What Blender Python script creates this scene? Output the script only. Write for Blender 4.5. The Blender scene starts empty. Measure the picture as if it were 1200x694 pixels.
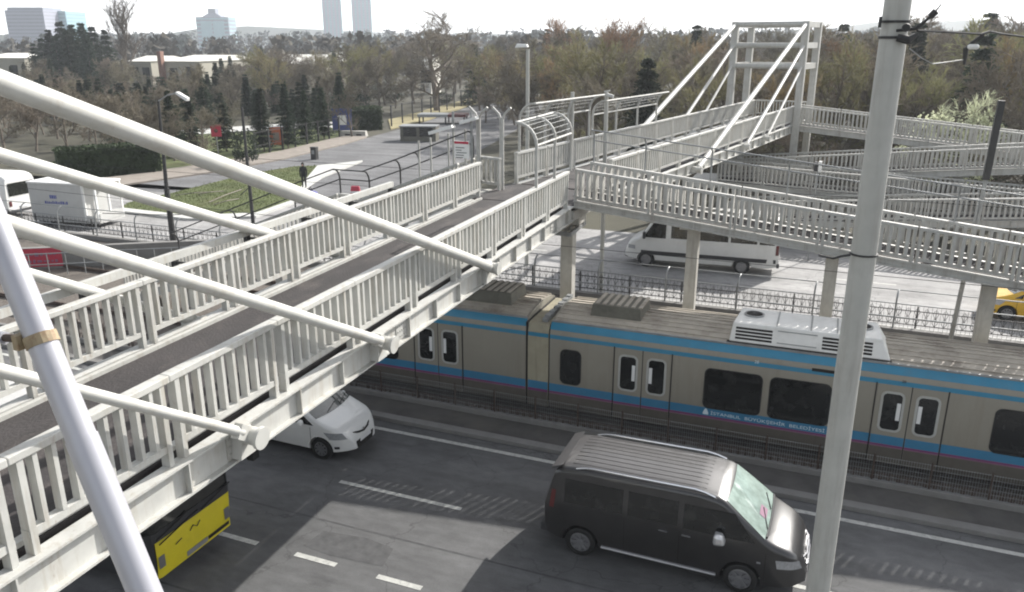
SUN = 3.6; SKY = 0.115; EXPO = 1.06; HAZE = 0.0004
import bpy, bmesh, math, random
from mathutils import Vector, Matrix
random.seed(7)
C = bpy.context.scene.collection
PI = math.pi
# ---------------------------------------------------------------- camera model
F = 940.0; H = 10.0
PIT = math.atan((347 - 50) / F)
YAW = math.atan(((997 - 600) / F) * math.cos(PIT))
SP, CP, SY, CY = math.sin(PIT), math.cos(PIT), math.sin(YAW), math.cos(YAW)
def ray(x, y):
    r = (x - 600) / F; u = -(y - 347) / F
    fh = CP + u * SP; z = -SP + u * CP
    return Vector((-fh * SY + r * CY, fh * CY + r * SY, z))
def gz(x, y, z=0.0):
    d = ray(x, y); t = (z - H) / d.z
    return Vector((0, 0, H)) + d * t
def gy(x, y, Y):
    d = ray(x, y); t = Y / d.y
    return Vector((0, 0, H)) + d * t
# ---------------------------------------------------------------- materials
def mat(name, col, rough=0.6, metal=0.0, var=0.15, scale=3.0, dirt=None, dscale=1.2, damt=0.5,
        streak=False, bump=0.0, bscale=60, spec=0.5, coat=0.0, objvar=0.0, hue=0.0, stretch=None, rust=0.0):
    m = bpy.data.materials.new(name); m.use_nodes = True
    nt = m.node_tree; N = nt.nodes; L = nt.links
    b = N['Principled BSDF']
    b.inputs['Roughness'].default_value = rough; b.inputs['Metallic'].default_value = metal
    b.inputs['Specular IOR Level'].default_value = spec
    if coat: b.inputs['Coat Weight'].default_value = coat; b.inputs['Coat Roughness'].default_value = 0.05
    tc = N.new('ShaderNodeTexCoord')
    src = tc.outputs['Object']
    if stretch:
        mp = N.new('ShaderNodeMapping'); mp.inputs['Scale'].default_value = stretch
        L.new(src, mp.inputs['Vector']); src = mp.outputs['Vector']
    n1 = N.new('ShaderNodeTexNoise'); n1.inputs['Scale'].default_value = scale; n1.inputs['Detail'].default_value = 6
    n1.inputs['Roughness'].default_value = 0.65
    L.new(src, n1.inputs['Vector'])
    mr = N.new('ShaderNodeMapRange'); mr.inputs['From Min'].default_value = 0.3; mr.inputs['From Max'].default_value = 0.7
    mr.inputs['To Min'].default_value = 1 - var; mr.inputs['To Max'].default_value = 1 + var
    L.new(n1.outputs['Fac'], mr.inputs['Value'])
    mul = N.new('ShaderNodeVectorMath'); mul.operation = 'SCALE'
    mul.inputs[0].default_value = col[:3]
    L.new(mr.outputs['Result'], mul.inputs['Scale'])
    out = mul.outputs['Vector']
    if dirt:
        n2 = N.new('ShaderNodeTexNoise'); n2.inputs['Scale'].default_value = dscale; n2.inputs['Detail'].default_value = 8
        n2.inputs['Roughness'].default_value = 0.7
        if streak:
            mp2 = N.new('ShaderNodeMapping'); mp2.inputs['Scale'].default_value = (4, 4, 0.35)
            L.new(tc.outputs['Object'], mp2.inputs['Vector']); L.new(mp2.outputs['Vector'], n2.inputs['Vector'])
        else:
            L.new(src, n2.inputs['Vector'])
        r2 = N.new('ShaderNodeMapRange'); r2.inputs['From Min'].default_value = 0.5; r2.inputs['From Max'].default_value = 0.72
        r2.inputs['To Max'].default_value = damt
        L.new(n2.outputs['Fac'], r2.inputs['Value'])
        mx = N.new('ShaderNodeMix'); mx.data_type = 'RGBA'
        L.new(r2.outputs['Result'], mx.inputs['Factor'])
        L.new(out, mx.inputs['A']); mx.inputs['B'].default_value = (*dirt, 1)
        out = mx.outputs['Result']
    if rust:
        n4 = N.new('ShaderNodeTexNoise'); n4.inputs['Scale'].default_value = 7.0; n4.inputs['Detail'].default_value = 9; n4.inputs['Roughness'].default_value = .75
        mp4 = N.new('ShaderNodeMapping'); mp4.inputs['Scale'].default_value = (1.3, 1.3, .55); L.new(tc.outputs['Object'], mp4.inputs['Vector']); L.new(mp4.outputs['Vector'], n4.inputs['Vector'])
        r4 = N.new('ShaderNodeMapRange'); r4.inputs['From Min'].default_value = .62; r4.inputs['From Max'].default_value = .70; r4.inputs['To Max'].default_value = rust
        L.new(n4.outputs['Fac'], r4.inputs['Value']); m4 = N.new('ShaderNodeMix'); m4.data_type = 'RGBA'; L.new(r4.outputs['Result'], m4.inputs['Factor']); L.new(out, m4.inputs['A']); m4.inputs['B'].default_value = (.20, .11, .06, 1); out = m4.outputs['Result']
    if objvar or hue:
        oi = N.new('ShaderNodeObjectInfo')
        hs = N.new('ShaderNodeHueSaturation')
        a = N.new('ShaderNodeMapRange'); a.inputs['To Min'].default_value = 1 - objvar; a.inputs['To Max'].default_value = 1 + objvar
        L.new(oi.outputs['Random'], a.inputs['Value']); L.new(a.outputs['Result'], hs.inputs['Value'])
        mm = N.new('ShaderNodeMath'); mm.operation = 'MULTIPLY'; mm.inputs[1].default_value = 7.31
        fr = N.new('ShaderNodeMath'); fr.operation = 'FRACT'
        L.new(oi.outputs['Random'], mm.inputs[0]); L.new(mm.outputs[0], fr.inputs[0])
        h2 = N.new('ShaderNodeMapRange'); h2.inputs['To Min'].default_value = 0.5 - hue; h2.inputs['To Max'].default_value = 0.5 + hue
        L.new(fr.outputs[0], h2.inputs['Value']); L.new(h2.outputs['Result'], hs.inputs['Hue'])
        L.new(out, hs.inputs['Color']); out = hs.outputs['Color']
    L.new(out, b.inputs['Base Color'])
    if bump:
        n3 = N.new('ShaderNodeTexNoise'); n3.inputs['Scale'].default_value = bscale; n3.inputs['Detail'].default_value = 4
        L.new(src, n3.inputs['Vector'])
        bp = N.new('ShaderNodeBump'); bp.inputs['Strength'].default_value = bump; bp.inputs['Distance'].default_value = 0.02
        L.new(n3.outputs['Fac'], bp.inputs['Height']); L.new(bp.outputs['Normal'], b.inputs['Normal'])
    return m
def road_mat(name, col):
    m = bpy.data.materials.new(name); m.use_nodes = True; nt = m.node_tree; N = nt.nodes; L = nt.links; b = N['Principled BSDF']
    b.inputs['Roughness'].default_value = .88; tc = N.new('ShaderNodeTexCoord')
    def noise(scale, st, det=6, lo=.3, hi=.7, a=.8, z=1.2):
        mp = N.new('ShaderNodeMapping'); mp.inputs['Scale'].default_value = st; L.new(tc.outputs['Object'], mp.inputs['Vector'])
        n = N.new('ShaderNodeTexNoise'); n.inputs['Scale'].default_value = scale; n.inputs['Detail'].default_value = det; L.new(mp.outputs['Vector'], n.inputs['Vector'])
        r = N.new('ShaderNodeMapRange'); r.inputs['From Min'].default_value = lo; r.inputs['From Max'].default_value = hi; r.inputs['To Min'].default_value = a; r.inputs['To Max'].default_value = z
        L.new(n.outputs['Fac'], r.inputs['Value']); return r.outputs['Result']
    fac = [noise(.9, (.06, 1.1, 1), 4, .3, .7, .78, 1.2),      # wheel tracks along the road
           noise(.35, (1, 1, 1), 8, .35, .65, .82, 1.18),       # broad wear
           noise(5, (.5, 1, 1), 8, .35, .65, .88, 1.1),
           noise(70, (1, 1, 1), 3, .3, .7, .78, 1.25),          # aggregate
           noise(1.6, (.5, 1, 1), 5, .62, .74, 1.0, .72)]       # oil stains
    vo = N.new('ShaderNodeTexVoronoi'); vo.feature = 'DISTANCE_TO_EDGE'; vo.inputs['Scale'].default_value = .33
    wp = N.new('ShaderNodeTexNoise'); wp.inputs['Scale'].default_value = 1.1; wp.inputs['Detail'].default_value = 6; L.new(tc.outputs['Object'], wp.inputs['Vector'])
    ad = N.new('ShaderNodeVectorMath'); ad.operation = 'MULTIPLY_ADD'; ad.inputs[1].default_value = (1.6, 1.6, 0); L.new(wp.outputs['Color'], ad.inputs[0]); L.new(tc.outputs['Object'], ad.inputs[2]); L.new(ad.outputs[0], vo.inputs['Vector'])
    cr = N.new('ShaderNodeMapRange'); cr.inputs['From Min'].default_value = 0; cr.inputs['From Max'].default_value = .006; cr.inputs['To Min'].default_value = .62; cr.inputs['To Max'].default_value = 1; L.new(vo.outputs['Distance'], cr.inputs['Value']); fac.append(cr.outputs['Result'])
    cur = fac[0]
    for f in fac[1:]:
        mu = N.new('ShaderNodeMath'); mu.operation = 'MULTIPLY'; L.new(cur, mu.inputs[0]); L.new(f, mu.inputs[1]); cur = mu.outputs[0]
    sc_ = N.new('ShaderNodeVectorMath'); sc_.operation = 'SCALE'; sc_.inputs[0].default_value = col; L.new(cur, sc_.inputs['Scale']); L.new(sc_.outputs[0], b.inputs['Base Color'])
    n3 = N.new('ShaderNodeTexNoise'); n3.inputs['Scale'].default_value = 80; L.new(tc.outputs['Object'], n3.inputs['Vector'])
    bp = N.new('ShaderNodeBump'); bp.inputs['Strength'].default_value = .5; bp.inputs['Distance'].default_value = .02; L.new(n3.outputs['Fac'], bp.inputs['Height']); L.new(bp.outputs['Normal'], b.inputs['Normal'])
    return m
M = {}
M['paint'] = mat('bridge_paint', (0.47, 0.468, 0.44), 0.5, var=0.10, dirt=(0.30, 0.25, 0.18), dscale=2.6, damt=0.6, streak=True, rust=.55)
M['paint2'] = mat('bridge_paint_worn', (0.43, 0.427, 0.40), 0.6, var=0.10, dirt=(0.24, 0.2, 0.16), dscale=1.5, damt=0.65, streak=True, rust=.6)
M['tube'] = mat('stay_paint', (0.52, 0.517, 0.485), 0.42, var=0.06, dirt=(0.36, 0.32, 0.25), dscale=2.5, damt=0.5, rust=.35)
M['deck'] = mat('deck_surfacing', (0.034, 0.030, 0.030), 0.85, var=0.35, scale=1.6, dirt=(0.10, 0.085, 0.077), dscale=1.7, damt=0.8, bump=0.8, bscale=40, stretch=(1.0, .45, 1))
M['concrete'] = mat('column_concrete', (0.40, 0.39, 0.36), 0.85, var=0.12, scale=4, dirt=(0.22, 0.2, 0.17), dscale=1.2, damt=0.6, streak=True, bump=0.2)
M['asphalt'] = road_mat('asphalt', (0.108, 0.108, 0.109))
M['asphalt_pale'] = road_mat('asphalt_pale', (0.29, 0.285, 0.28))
M['asphalt_side'] = road_mat('asphalt_side', (0.135, 0.135, 0.138))
M['linepaint'] = mat('road_paint', (0.46, 0.46, 0.43), 0.7, var=0.15, scale=6, dirt=(0.15, 0.15, 0.15), dscale=9, damt=0.75)
M['kerb'] = mat('kerb_concrete', (0.20, 0.195, 0.185), 0.9, var=0.15, dirt=(0.11, 0.10, 0.09), dscale=1.5, damt=0.6)
M['kerbwhite'] = mat('kerb_pale', (0.5, 0.5, 0.48), 0.85, var=0.12, dirt=(0.25, 0.24, 0.22), dscale=1.5, damt=0.5)
M['ballast'] = mat('ballast', (0.12, 0.105, 0.09), 0.95, var=0.45, scale=14, dirt=(0.06, 0.05, 0.045), dscale=3, damt=0.7, bump=1.0, bscale=25)
M['ground'] = mat('ground_earth', (0.055, 0.052, 0.033), 0.95, var=0.3, scale=0.15, dirt=(0.085, 0.075, 0.05), dscale=0.08, damt=0.7)
M['lawn'] = mat('lawn_grass', (0.12, 0.145, 0.055), 0.95, var=0.25, scale=0.6, dirt=(0.16, 0.145, 0.07), dscale=0.22, damt=0.6, bump=0.6, bscale=8)
M['dry'] = mat('dry_verge', (0.30, 0.26, 0.14), 0.95, var=0.2, scale=0.5, dirt=(0.16, 0.15, 0.07), dscale=0.3, damt=0.6)
M['pave'] = mat('pavement_slabs', (0.25, 0.22, 0.19), 0.9, var=0.15, scale=1.5, dirt=(0.2, 0.18, 0.15), dscale=0.5, damt=0.6)
M['pole'] = mat('pole_grey', (0.42, 0.42, 0.39), 0.55, var=0.07, scale=5, dirt=(0.26, 0.24, 0.21), dscale=4, damt=0.45, streak=True)
M['polewhite'] = mat('pole_white', (0.44, 0.44, 0.475), 0.35, var=0.04, dirt=(0.45, 0.44, 0.44), dscale=3, damt=0.3, metal=0.25)
M['steel_dark'] = mat('steel_dark', (0.045, 0.045, 0.045), 0.6, var=0.25, metal=0.3)
M['steel'] = mat('steel_galv', (0.30, 0.31, 0.31), 0.5, var=0.15, metal=0.5, dirt=(0.2, 0.17, 0.14), damt=0.5)
M['rust'] = mat('rusty_band', (0.30, 0.24, 0.15), 0.7, var=0.2, scale=14, dirt=(0.20, 0.09, 0.04), dscale=16, damt=0.9)
M['rustbar'] = mat('rusty_bar', (0.07, 0.05, 0.04), 0.8, var=0.4, scale=10)
M['vangroove'] = mat('van_groove', (0.036, 0.034, 0.034), 0.5)
M['body_beige'] = mat('train_beige', (0.275, 0.255, 0.208), 0.5, var=0.05, scale=1.0, dirt=(0.22, 0.19, 0.15), dscale=0.9, damt=0.5, streak=True)
M['body_low'] = mat('train_lower', (0.105, 0.095, 0.078), 0.6, var=0.1, dirt=(0.09, 0.075, 0.06), dscale=1.4, damt=0.7, streak=True)
M['blue'] = mat('train_blue', (0.034, 0.215, 0.345), 0.4, var=0.08, dirt=(0.09, 0.17, 0.22), dscale=2, damt=0.4)
M['blue_dark'] = mat('train_blue_low', (0.04, 0.185, 0.32), 0.4, var=0.08, dirt=(0.08, 0.16, 0.26), dscale=2, damt=0.4)
M['magenta'] = mat('train_magenta', (0.19, 0.04, 0.15), 0.5, var=0.1)
M['pink'] = mat('train_pink', (0.22, 0.10, 0.16), 0.5, var=0.1)
M['roof'] = mat('train_roof', (0.40, 0.36, 0.30), 0.7, var=0.15, scale=2, dirt=(0.16, 0.13, 0.10), dscale=1.2, damt=0.8)
M['roofbox'] = mat('roof_box', (0.13, 0.125, 0.10), 0.7, var=0.2, dirt=(0.05, 0.045, 0.035), damt=0.6)
M['acwhite'] = mat('ac_white', (0.78, 0.77, 0.73), 0.5, var=0.04, dirt=(0.45, 0.42, 0.36), dscale=2, damt=0.35)
M['black'] = mat('black_rubber', (0.012, 0.012, 0.012), 0.75, var=0.2)
M['gap'] = mat('dark_gap', (0.02, 0.018, 0.016), 0.9, var=0.2)
M['glass'] = mat('dark_glass', (0.013, 0.014, 0.014), 0.07, var=0.3, scale=3, spec=0.6, dirt=(0.05, 0.05, 0.047), dscale=2.3, damt=0.55)  # pale smudges mixed into the colour hint at an interior behind the glass
M['vanpaint'] = mat('van_black', (0.024, 0.023, 0.023), 0.32, var=0.2, spec=0.5, coat=0.8, dirt=(0.04, 0.037, 0.033), dscale=1.0, damt=0.3)
M['vanroof'] = mat('van_roof_grey', (0.06, 0.057, 0.057), 0.42, var=0.15, spec=0.5, coat=0.4)  # lighter grey than the van's black body
M['windscreen'] = mat('windscreen_green', (0.29, 0.36, 0.325), 0.06, var=0.3, scale=2.5, dirt=(0.10, 0.14, 0.12), dscale=2.2, damt=0.7, spec=0.8)
M['windscreen_dark'] = mat('windscreen_dark', (0.05, 0.06, 0.06), 0.05, var=0.4, scale=3, spec=0.8)
M['chrome'] = mat('chrome', (0.65, 0.65, 0.66), 0.18, metal=1.0, var=0.05)
M['alu'] = mat('alu_rim', (0.30, 0.30, 0.31), 0.35, metal=0.7, var=0.1)
M['lamp'] = mat('headlamp', (0.42, 0.43, 0.44), 0.12, metal=0.4, var=0.2, scale=20)
M['white_car'] = mat('car_white', (0.72, 0.72, 0.70), 0.3, var=0.03, coat=0.6)
M['white_van'] = mat('van_white', (0.62, 0.62, 0.60), 0.35, var=0.04, coat=0.4, dirt=(0.4, 0.39, 0.36), damt=0.3)
M['plastic'] = mat('dark_plastic', (0.03, 0.03, 0.032), 0.6, var=0.15)
M['mirror'] = mat('mirror_silver', (0.6, 0.6, 0.6), 0.25, metal=0.6, var=0.08)
M['yellow'] = mat('bus_yellow', (0.62, 0.52, 0.02), 0.4, var=0.05, coat=0.3, dirt=(0.36, 0.30, 0.03), damt=0.3)
M['taxi'] = mat('taxi_yellow', (0.70, 0.42, 0.03), 0.35, var=0.05, coat=0.4)
M['plate'] = mat('plate_white', (0.7, 0.7, 0.7), 0.5, var=0.02)
M['red'] = mat('red_paint', (0.42, 0.03, 0.06), 0.5, var=0.1)
M['redtail'] = mat('tail_lamp', (0.10, 0.018, 0.018), 0.3, var=0.1)
M['orange'] = mat('orange_paint', (0.45, 0.12, 0.05), 0.6, var=0.1)
M['bluesign'] = mat('sign_blue', (0.03, 0.05, 0.20), 0.5, var=0.1)
M['white'] = mat('white_paint', (0.74, 0.74, 0.72), 0.5, var=0.04)
M['boxwhite'] = mat('box_body_white', (0.47, 0.47, 0.455), 0.55, var=0.05, dirt=(0.42, 0.40, 0.37), dscale=1.1, damt=0.5, streak=True)
M['letters'] = mat('letters_blue', (0.08, 0.10, 0.32), 0.6, var=0.1)
M['letterwhite'] = mat('letters_white', (0.62, 0.72, 0.76), 0.6, var=0.1)
M['bark'] = mat('bark', (0.16, 0.135, 0.11), 0.9, var=0.25, scale=6, objvar=0.25)
M['twig'] = mat('twigs', (0.175, 0.152, 0.112), 0.9, var=0.2, scale=2, objvar=0.35, hue=0.02)
M['twig_olive'] = mat('twigs_olive', (0.21, 0.195, 0.10), 0.9, var=0.2, scale=2, objvar=0.25, hue=0.025)
M['twig_red'] = mat('twigs_red', (0.235, 0.165, 0.095), 0.9, var=0.2, scale=2, objvar=0.2, hue=0.02)
M['needle'] = mat('needles', (0.032, 0.046, 0.026), 0.85, var=0.3, scale=1.5, objvar=0.35, hue=0.03)
M['hedge'] = mat('hedge_leaf', (0.032, 0.05, 0.02), 0.85, var=0.35, scale=1.5)
M['blossom'] = mat('blossom', (0.55, 0.58, 0.40), 0.8, var=0.25, scale=1.2)
M['leafgreen'] = mat('leaf_yellowgreen', (0.16, 0.19, 0.05), 0.85, var=0.3, scale=1.2)
M['farwood'] = mat('farwood', (0.075, 0.065, 0.048), 0.95, var=0.35, scale=0.05)
M['farpine'] = mat('farpine', (0.028, 0.038, 0.024), 0.95, var=0.35, scale=0.05)
M['facade'] = mat('office_facade', (0.36, 0.37, 0.44), 0.6, var=0.05)
M['band'] = mat('office_band', (0.26, 0.28, 0.33), 0.4, var=0.1, scale=.2)
M['glassblue'] = mat('curtain_glass', (0.22, 0.36, 0.42), 0.3, var=0.1, scale=.15)
M['glasspale'] = mat('curtain_glass_pale', (0.30, 0.46, 0.50), 0.3, var=0.08, scale=.1)
M['shed'] = mat('shed_wall', (0.36, 0.34, 0.28), 0.8, var=0.1, scale=.3)
M['shedroof'] = mat('shed_roof', (0.74, 0.72, 0.66), 0.6, var=0.06, scale=.2)
M['brick'] = mat('chimney_brick', (0.22, 0.12, 0.09), 0.9, var=0.15)
M['cloth_dark'] = mat('dark_clothes', (0.022, 0.024, 0.022), 0.9, var=0.2)
M['hair'] = mat('hair_dark', (0.015, 0.012, 0.01), 0.8, var=0.2)
M['skin'] = mat('skin', (0.36, 0.23, 0.17), 0.6, var=0.05)
M['purple'] = mat('purple_cloth', (0.10, 0.10, 0.28), 0.8, var=0.2)
def translucent(m, amt):
    nt = m.node_tree; N = nt.nodes; b = N['Principled BSDF']; out = N['Material Output']
    t = N.new('ShaderNodeBsdfTranslucent'); mx = N.new('ShaderNodeMixShader'); mx.inputs[0].default_value = amt
    src = b.inputs['Base Color'].links[0].from_socket
    nt.links.new(src, t.inputs['Color']); nt.links.new(b.outputs[0], mx.inputs[1]); nt.links.new(t.outputs[0], mx.inputs[2]); nt.links.new(mx.outputs[0], out.inputs['Surface'])
for k_, a_ in (('blossom', .5), ('leafgreen', .5), ('twig', .15), ('twig_olive', .25), ('twig_red', .2), ('needle', .2), ('lawn', .25), ('hedge', .2)): translucent(M[k_], a_)
# ---------------------------------------------------------------- mesh builder
class MB:
    def __init__(s): s.v = []; s.f = []
    def quad(s, *p):
        n = len(s.v); s.v += [tuple(q) for q in p]; s.f.append(tuple(range(n, n + len(p))))
    def hexa(s, p):   # 8 pts: bottom 4 ccw, top 4 ccw
        n = len(s.v); s.v += [tuple(q) for q in p]
        for f in ((3, 2, 1, 0), (4, 5, 6, 7), (0, 1, 5, 4), (1, 2, 6, 5), (2, 3, 7, 6), (3, 0, 4, 7)):
            s.f.append(tuple(n + i for i in f))
    def box(s, x0, x1, y0, y1, z0, z1):
        s.hexa([(x0, y0, z0), (x1, y0, z0), (x1, y1, z0), (x0, y1, z0), (x0, y0, z1), (x1, y0, z1), (x1, y1, z1), (x0, y1, z1)])
    def bar(s, p0, p1, w, h, up=(0, 0, 1)):   # rectangular bar, w sideways, h along up
        p0 = Vector(p0); p1 = Vector(p1); d = (p1 - p0).normalized(); up = Vector(up)
        sd = d.cross(up)
        if sd.length < 1e-4: sd = d.cross(Vector((0, 1, 0)))
        sd.normalize(); u = sd.cross(d).normalized()
        a = sd * w / 2; b = u * h / 2
        s.hexa([p0 - a - b, p0 + a - b, p1 + a - b, p1 - a - b, p0 - a + b, p0 + a + b, p1 + a + b, p1 - a + b])
    def tube(s, pts, r, n=8, cap=True):
        pts = [Vector(p) for p in pts]; rs = r if isinstance(r, (list, tuple)) else [r] * len(pts)
        base = len(s.v); prev = None
        for i, p in enumerate(pts):
            if i == 0: d = pts[1] - p
            elif i == len(pts) - 1: d = p - pts[i - 1]
            else: d = (pts[i + 1] - pts[i - 1])
            d.normalize()
            if prev is None:
                a = d.cross(Vector((0, 0, 1)))
                if a.length < 1e-3: a = d.cross(Vector((1, 0, 0)))
            else:
                a = prev - d * prev.dot(d)
            a.normalize(); prev = a; b = d.cross(a)
            for k in range(n):
                t = 2 * PI * k / n
                s.v.append(tuple(p + a * (rs[i] * math.cos(t)) + b * (rs[i] * math.sin(t))))
        for i in range(len(pts) - 1):
            for k in range(n):
                k2 = (k + 1) % n
                s.f.append((base + i * n + k, base + i * n + k2, base + (i + 1) * n + k2, base + (i + 1) * n + k))
        if cap:
            s.f.append(tuple(base + k for k in reversed(range(n))))
            s.f.append(tuple(base + (len(pts) - 1) * n + k for k in range(n)))
    def lathe(s, c, axis, prof, n=24):   # prof list of (along, radius)
        c = Vector(c); ax = Vector(axis).normalized()
        s.tube([c + ax * a for a, r in prof], [max(r, 1e-4) for a, r in prof], n, True) if False else s._lathe(c, ax, prof, n)
    def _lathe(s, c, ax, prof, n):
        a = ax.cross(Vector((0, 0, 1)))
        if a.length < 1e-3: a = ax.cross(Vector((1, 0, 0)))
        a.normalize(); b = ax.cross(a); base = len(s.v)
        for al, r in prof:
            for k in range(n):
                t = 2 * PI * k / n
                s.v.append(tuple(c + ax * al + a * (r * math.cos(t)) + b * (r * math.sin(t))))
        for i in range(len(prof) - 1):
            for k in range(n):
                k2 = (k + 1) % n
                s.f.append((base + i * n + k, base + i * n + k2, base + (i + 1) * n + k2, base + (i + 1) * n + k))
        s.f.append(tuple(base + k for k in reversed(range(n))))
        s.f.append(tuple(base + (len(prof) - 1) * n + k for k in range(n)))
    def prism(s, pts, z0, z1):
        n = len(pts); b = len(s.v)
        s.v += [(p[0], p[1], z0) for p in pts] + [(p[0], p[1], z1) for p in pts]
        s.f.append(tuple(b + i for i in reversed(range(n)))); s.f.append(tuple(b + n + i for i in range(n)))
        for i in range(n):
            j = (i + 1) % n
            s.f.append((b + i, b + j, b + n + j, b + n + i))
    def sheet(s, pts, z):
        b = len(s.v); s.v += [(p[0], p[1], z) for p in pts]; s.f.append(tuple(b + i for i in range(len(pts))))
    def grid(s, rows):
        b = len(s.v); n = len(rows[0])
        for r in rows: s.v += [tuple(p) for p in r]
        for i in range(len(rows) - 1):
            for j in range(n - 1):
                s.f.append((b + i * n + j, b + i * n + j + 1, b + (i + 1) * n + j + 1, b + (i + 1) * n + j))
    def build(s, name, m, parent=None, org=None, smooth=False, fix=False, bevel=0.0):
        me = bpy.data.meshes.new(name)
        o = Vector(org) if org is not None else (parent.location if parent is not None and parent.get('world') else Vector((0, 0, 0)))
        if parent is not None and parent.get('org') is not None: o = Vector(parent['org'])
        me.from_pydata([(v[0] - o[0], v[1] - o[1], v[2] - o[2]) for v in s.v], [], s.f)
        if fix:
            bm = bmesh.new(); bm.from_mesh(me)
            bmesh.ops.remove_doubles(bm, verts=bm.verts, dist=1e-4)
            bmesh.ops.recalc_face_normals(bm, faces=bm.faces); bm.to_mesh(me); bm.free()
        if smooth:
            me.polygons.foreach_set('use_smooth', [True] * len(me.polygons)); me.set_sharp_from_angle(angle=math.radians(38))
        me.materials.append(m); me.update()
        ob = bpy.data.objects.new(name, me); C.objects.link(ob)
        if bevel:
            bv = ob.modifiers.new('bevel', 'BEVEL'); bv.width = bevel; bv.segments = 2; bv.limit_method = 'ANGLE'
        if parent is not None:
            ob.parent = parent
        return ob
ORG = {}
def thing(name, label, cat, loc=(0, 0, 0), rz=0.0, group=None):
    o = bpy.data.objects.new(name, None); C.objects.link(o); o.empty_display_size = 0.3
    o.location = loc; o.rotation_euler = (0, 0, rz); o['label'] = label; o['category'] = cat
    if group: o['group'] = group
    return o
def part(name, mb, m, root, local=True, **k):
    """local=True: vertices already in the root's frame; False: world vertices, root unrotated at root.location"""
    org = None if local else root.location
    ob = mb.build(name, m, None, org=org, **k); ob.parent = root
    return ob
def sub(name, mb, m, par, local=True, **k):   # sub-part: parts have identity transforms, so the same frame
    org = None if local else (par.parent.location if par.parent else par.location)
    ob = mb.build(name, m, None, org=org, **k); ob.parent = par
    return ob
def tag(o, label, cat, group=None):
    o['label'] = label; o['category'] = cat
    if group: o['group'] = group
    return o
def struct(name, mb, m, kind='structure', **k):
    o = mb.build(name, m, **k); o['kind'] = kind
    return o
def copy_tree(o, parent=None):
    c = o.copy(); C.objects.link(c)
    if parent is not None: c.parent = parent
    for ch in list(o.children): copy_tree(ch, c)
    return c
def V(*a): return Vector(a)
# ================================================================ SETTING
g = MB(); R = 6000
g.sheet([(-R, -300), (R, -300), (R, R), (-R, R)], 0.0)
struct('ground', g, M['ground'])
g = MB(); g.sheet([(-140, -14), (90, -14), (90, 17.35), (-140, 17.35)], 0.012)
struct('near_road', g, M['asphalt'])
# road markings (fitted from lane lines)
g = MB()
g.sheet([(-140, 16.84), (90, 16.84), (90, 16.98), (-140, 16.98)], 0.018)
for k in range(-16, 8):
    x = -10.13 + k * 7.9
    g.sheet([(x, 14.10), (x + 3.2, 14.10), (x + 3.2, 14.22), (x, 14.22)], 0.018)
for x in [-11.3 + 1.93 * k for k in range(-30, 25)]:
    g.sheet([(x, 11.33), (x + 0.98, 11.33), (x + 0.98, 11.46), (x, 11.46)], 0.018)
for k in range(-16, 8):
    x = -12.5 + k * 7.9
    g.sheet([(x, 8.6), (x + 3.2, 8.6), (x + 3.2, 8.72), (x, 8.72)], 0.018)
struct('road_markings', g, M['linepaint'])
# tar seams and a dark patch painted in for a shadow area
g = MB()
for a, b in (((-40, 12.55), (30, 12.72)), ((-40, 9.6), (30, 9.72))):
    g.quad((a[0], a[1], .0155), (b[0], b[1], .0155), (b[0], b[1] + .05, .0155), (a[0], a[1] + .05, .0155))
g.sheet([(-9.4, 11.7), (-8.7, 11.62), (-7.5, 11.7), (-7.6, 12.3), (-8.3, 12.42), (-9.3, 12.3)], 0.0152)
struct('seams_and_shade_patch', g, mat('tar_and_shade', (0.072, 0.072, 0.073), 0.85, var=0.3, scale=4))
g = MB(); g.box(-140, 90, 17.35, 17.62, 0, 0.13)
struct('kerb', g, M['kerb'], bevel=0.02)
g = MB(); g.sheet([(-140, 17.62), (90, 17.62), (90, 18.5), (-140, 18.5)], 0.11)
struct('verge_strip', g, mat('verge_concrete', (0.085, 0.08, 0.075), 0.9, var=0.25, scale=1.5, dirt=(0.13, 0.12, 0.1), dscale=.8, damt=.6))
g = MB(); g.box(-140, 90, 18.5, 18.66, 0, 0.26)
struct('track_plinth', g, M['kerb'], bevel=0.02)
g = MB(); g.sheet([(-140, 18.66), (90, 18.66), (90, 30.2), (-140, 30.2)], 0.012)
struct('track_bed', g, M['ballast'])
g = MB()
for y in (19.95, 21.4, 25.6, 27.05):
    g.box(-140, 90, y - .035, y + .035, 0.03, 0.17)
struct('rails', g, M['rustbar'])
g = MB(); g.box(-140, 90, 30.2, 30.5, 0, 0.22)
struct('far_plinth', g, M['kerb'])
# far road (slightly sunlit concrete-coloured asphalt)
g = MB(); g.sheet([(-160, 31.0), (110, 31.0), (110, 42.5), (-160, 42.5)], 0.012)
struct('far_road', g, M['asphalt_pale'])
g = MB(); g.box(-160, 110, 30.5, 30.8, 0, 0.16)
struct('far_kerb', g, M['kerbwhite'], bevel=.02)
g = MB()
for k in range(-20, 14):
    x = k * 8.0
    g.sheet([(x, 36.9), (x + 3, 36.9), (x + 3, 37.05), (x, 37.05)], 0.018)
struct('far_road_markings', g, M['linepaint'])
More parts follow.
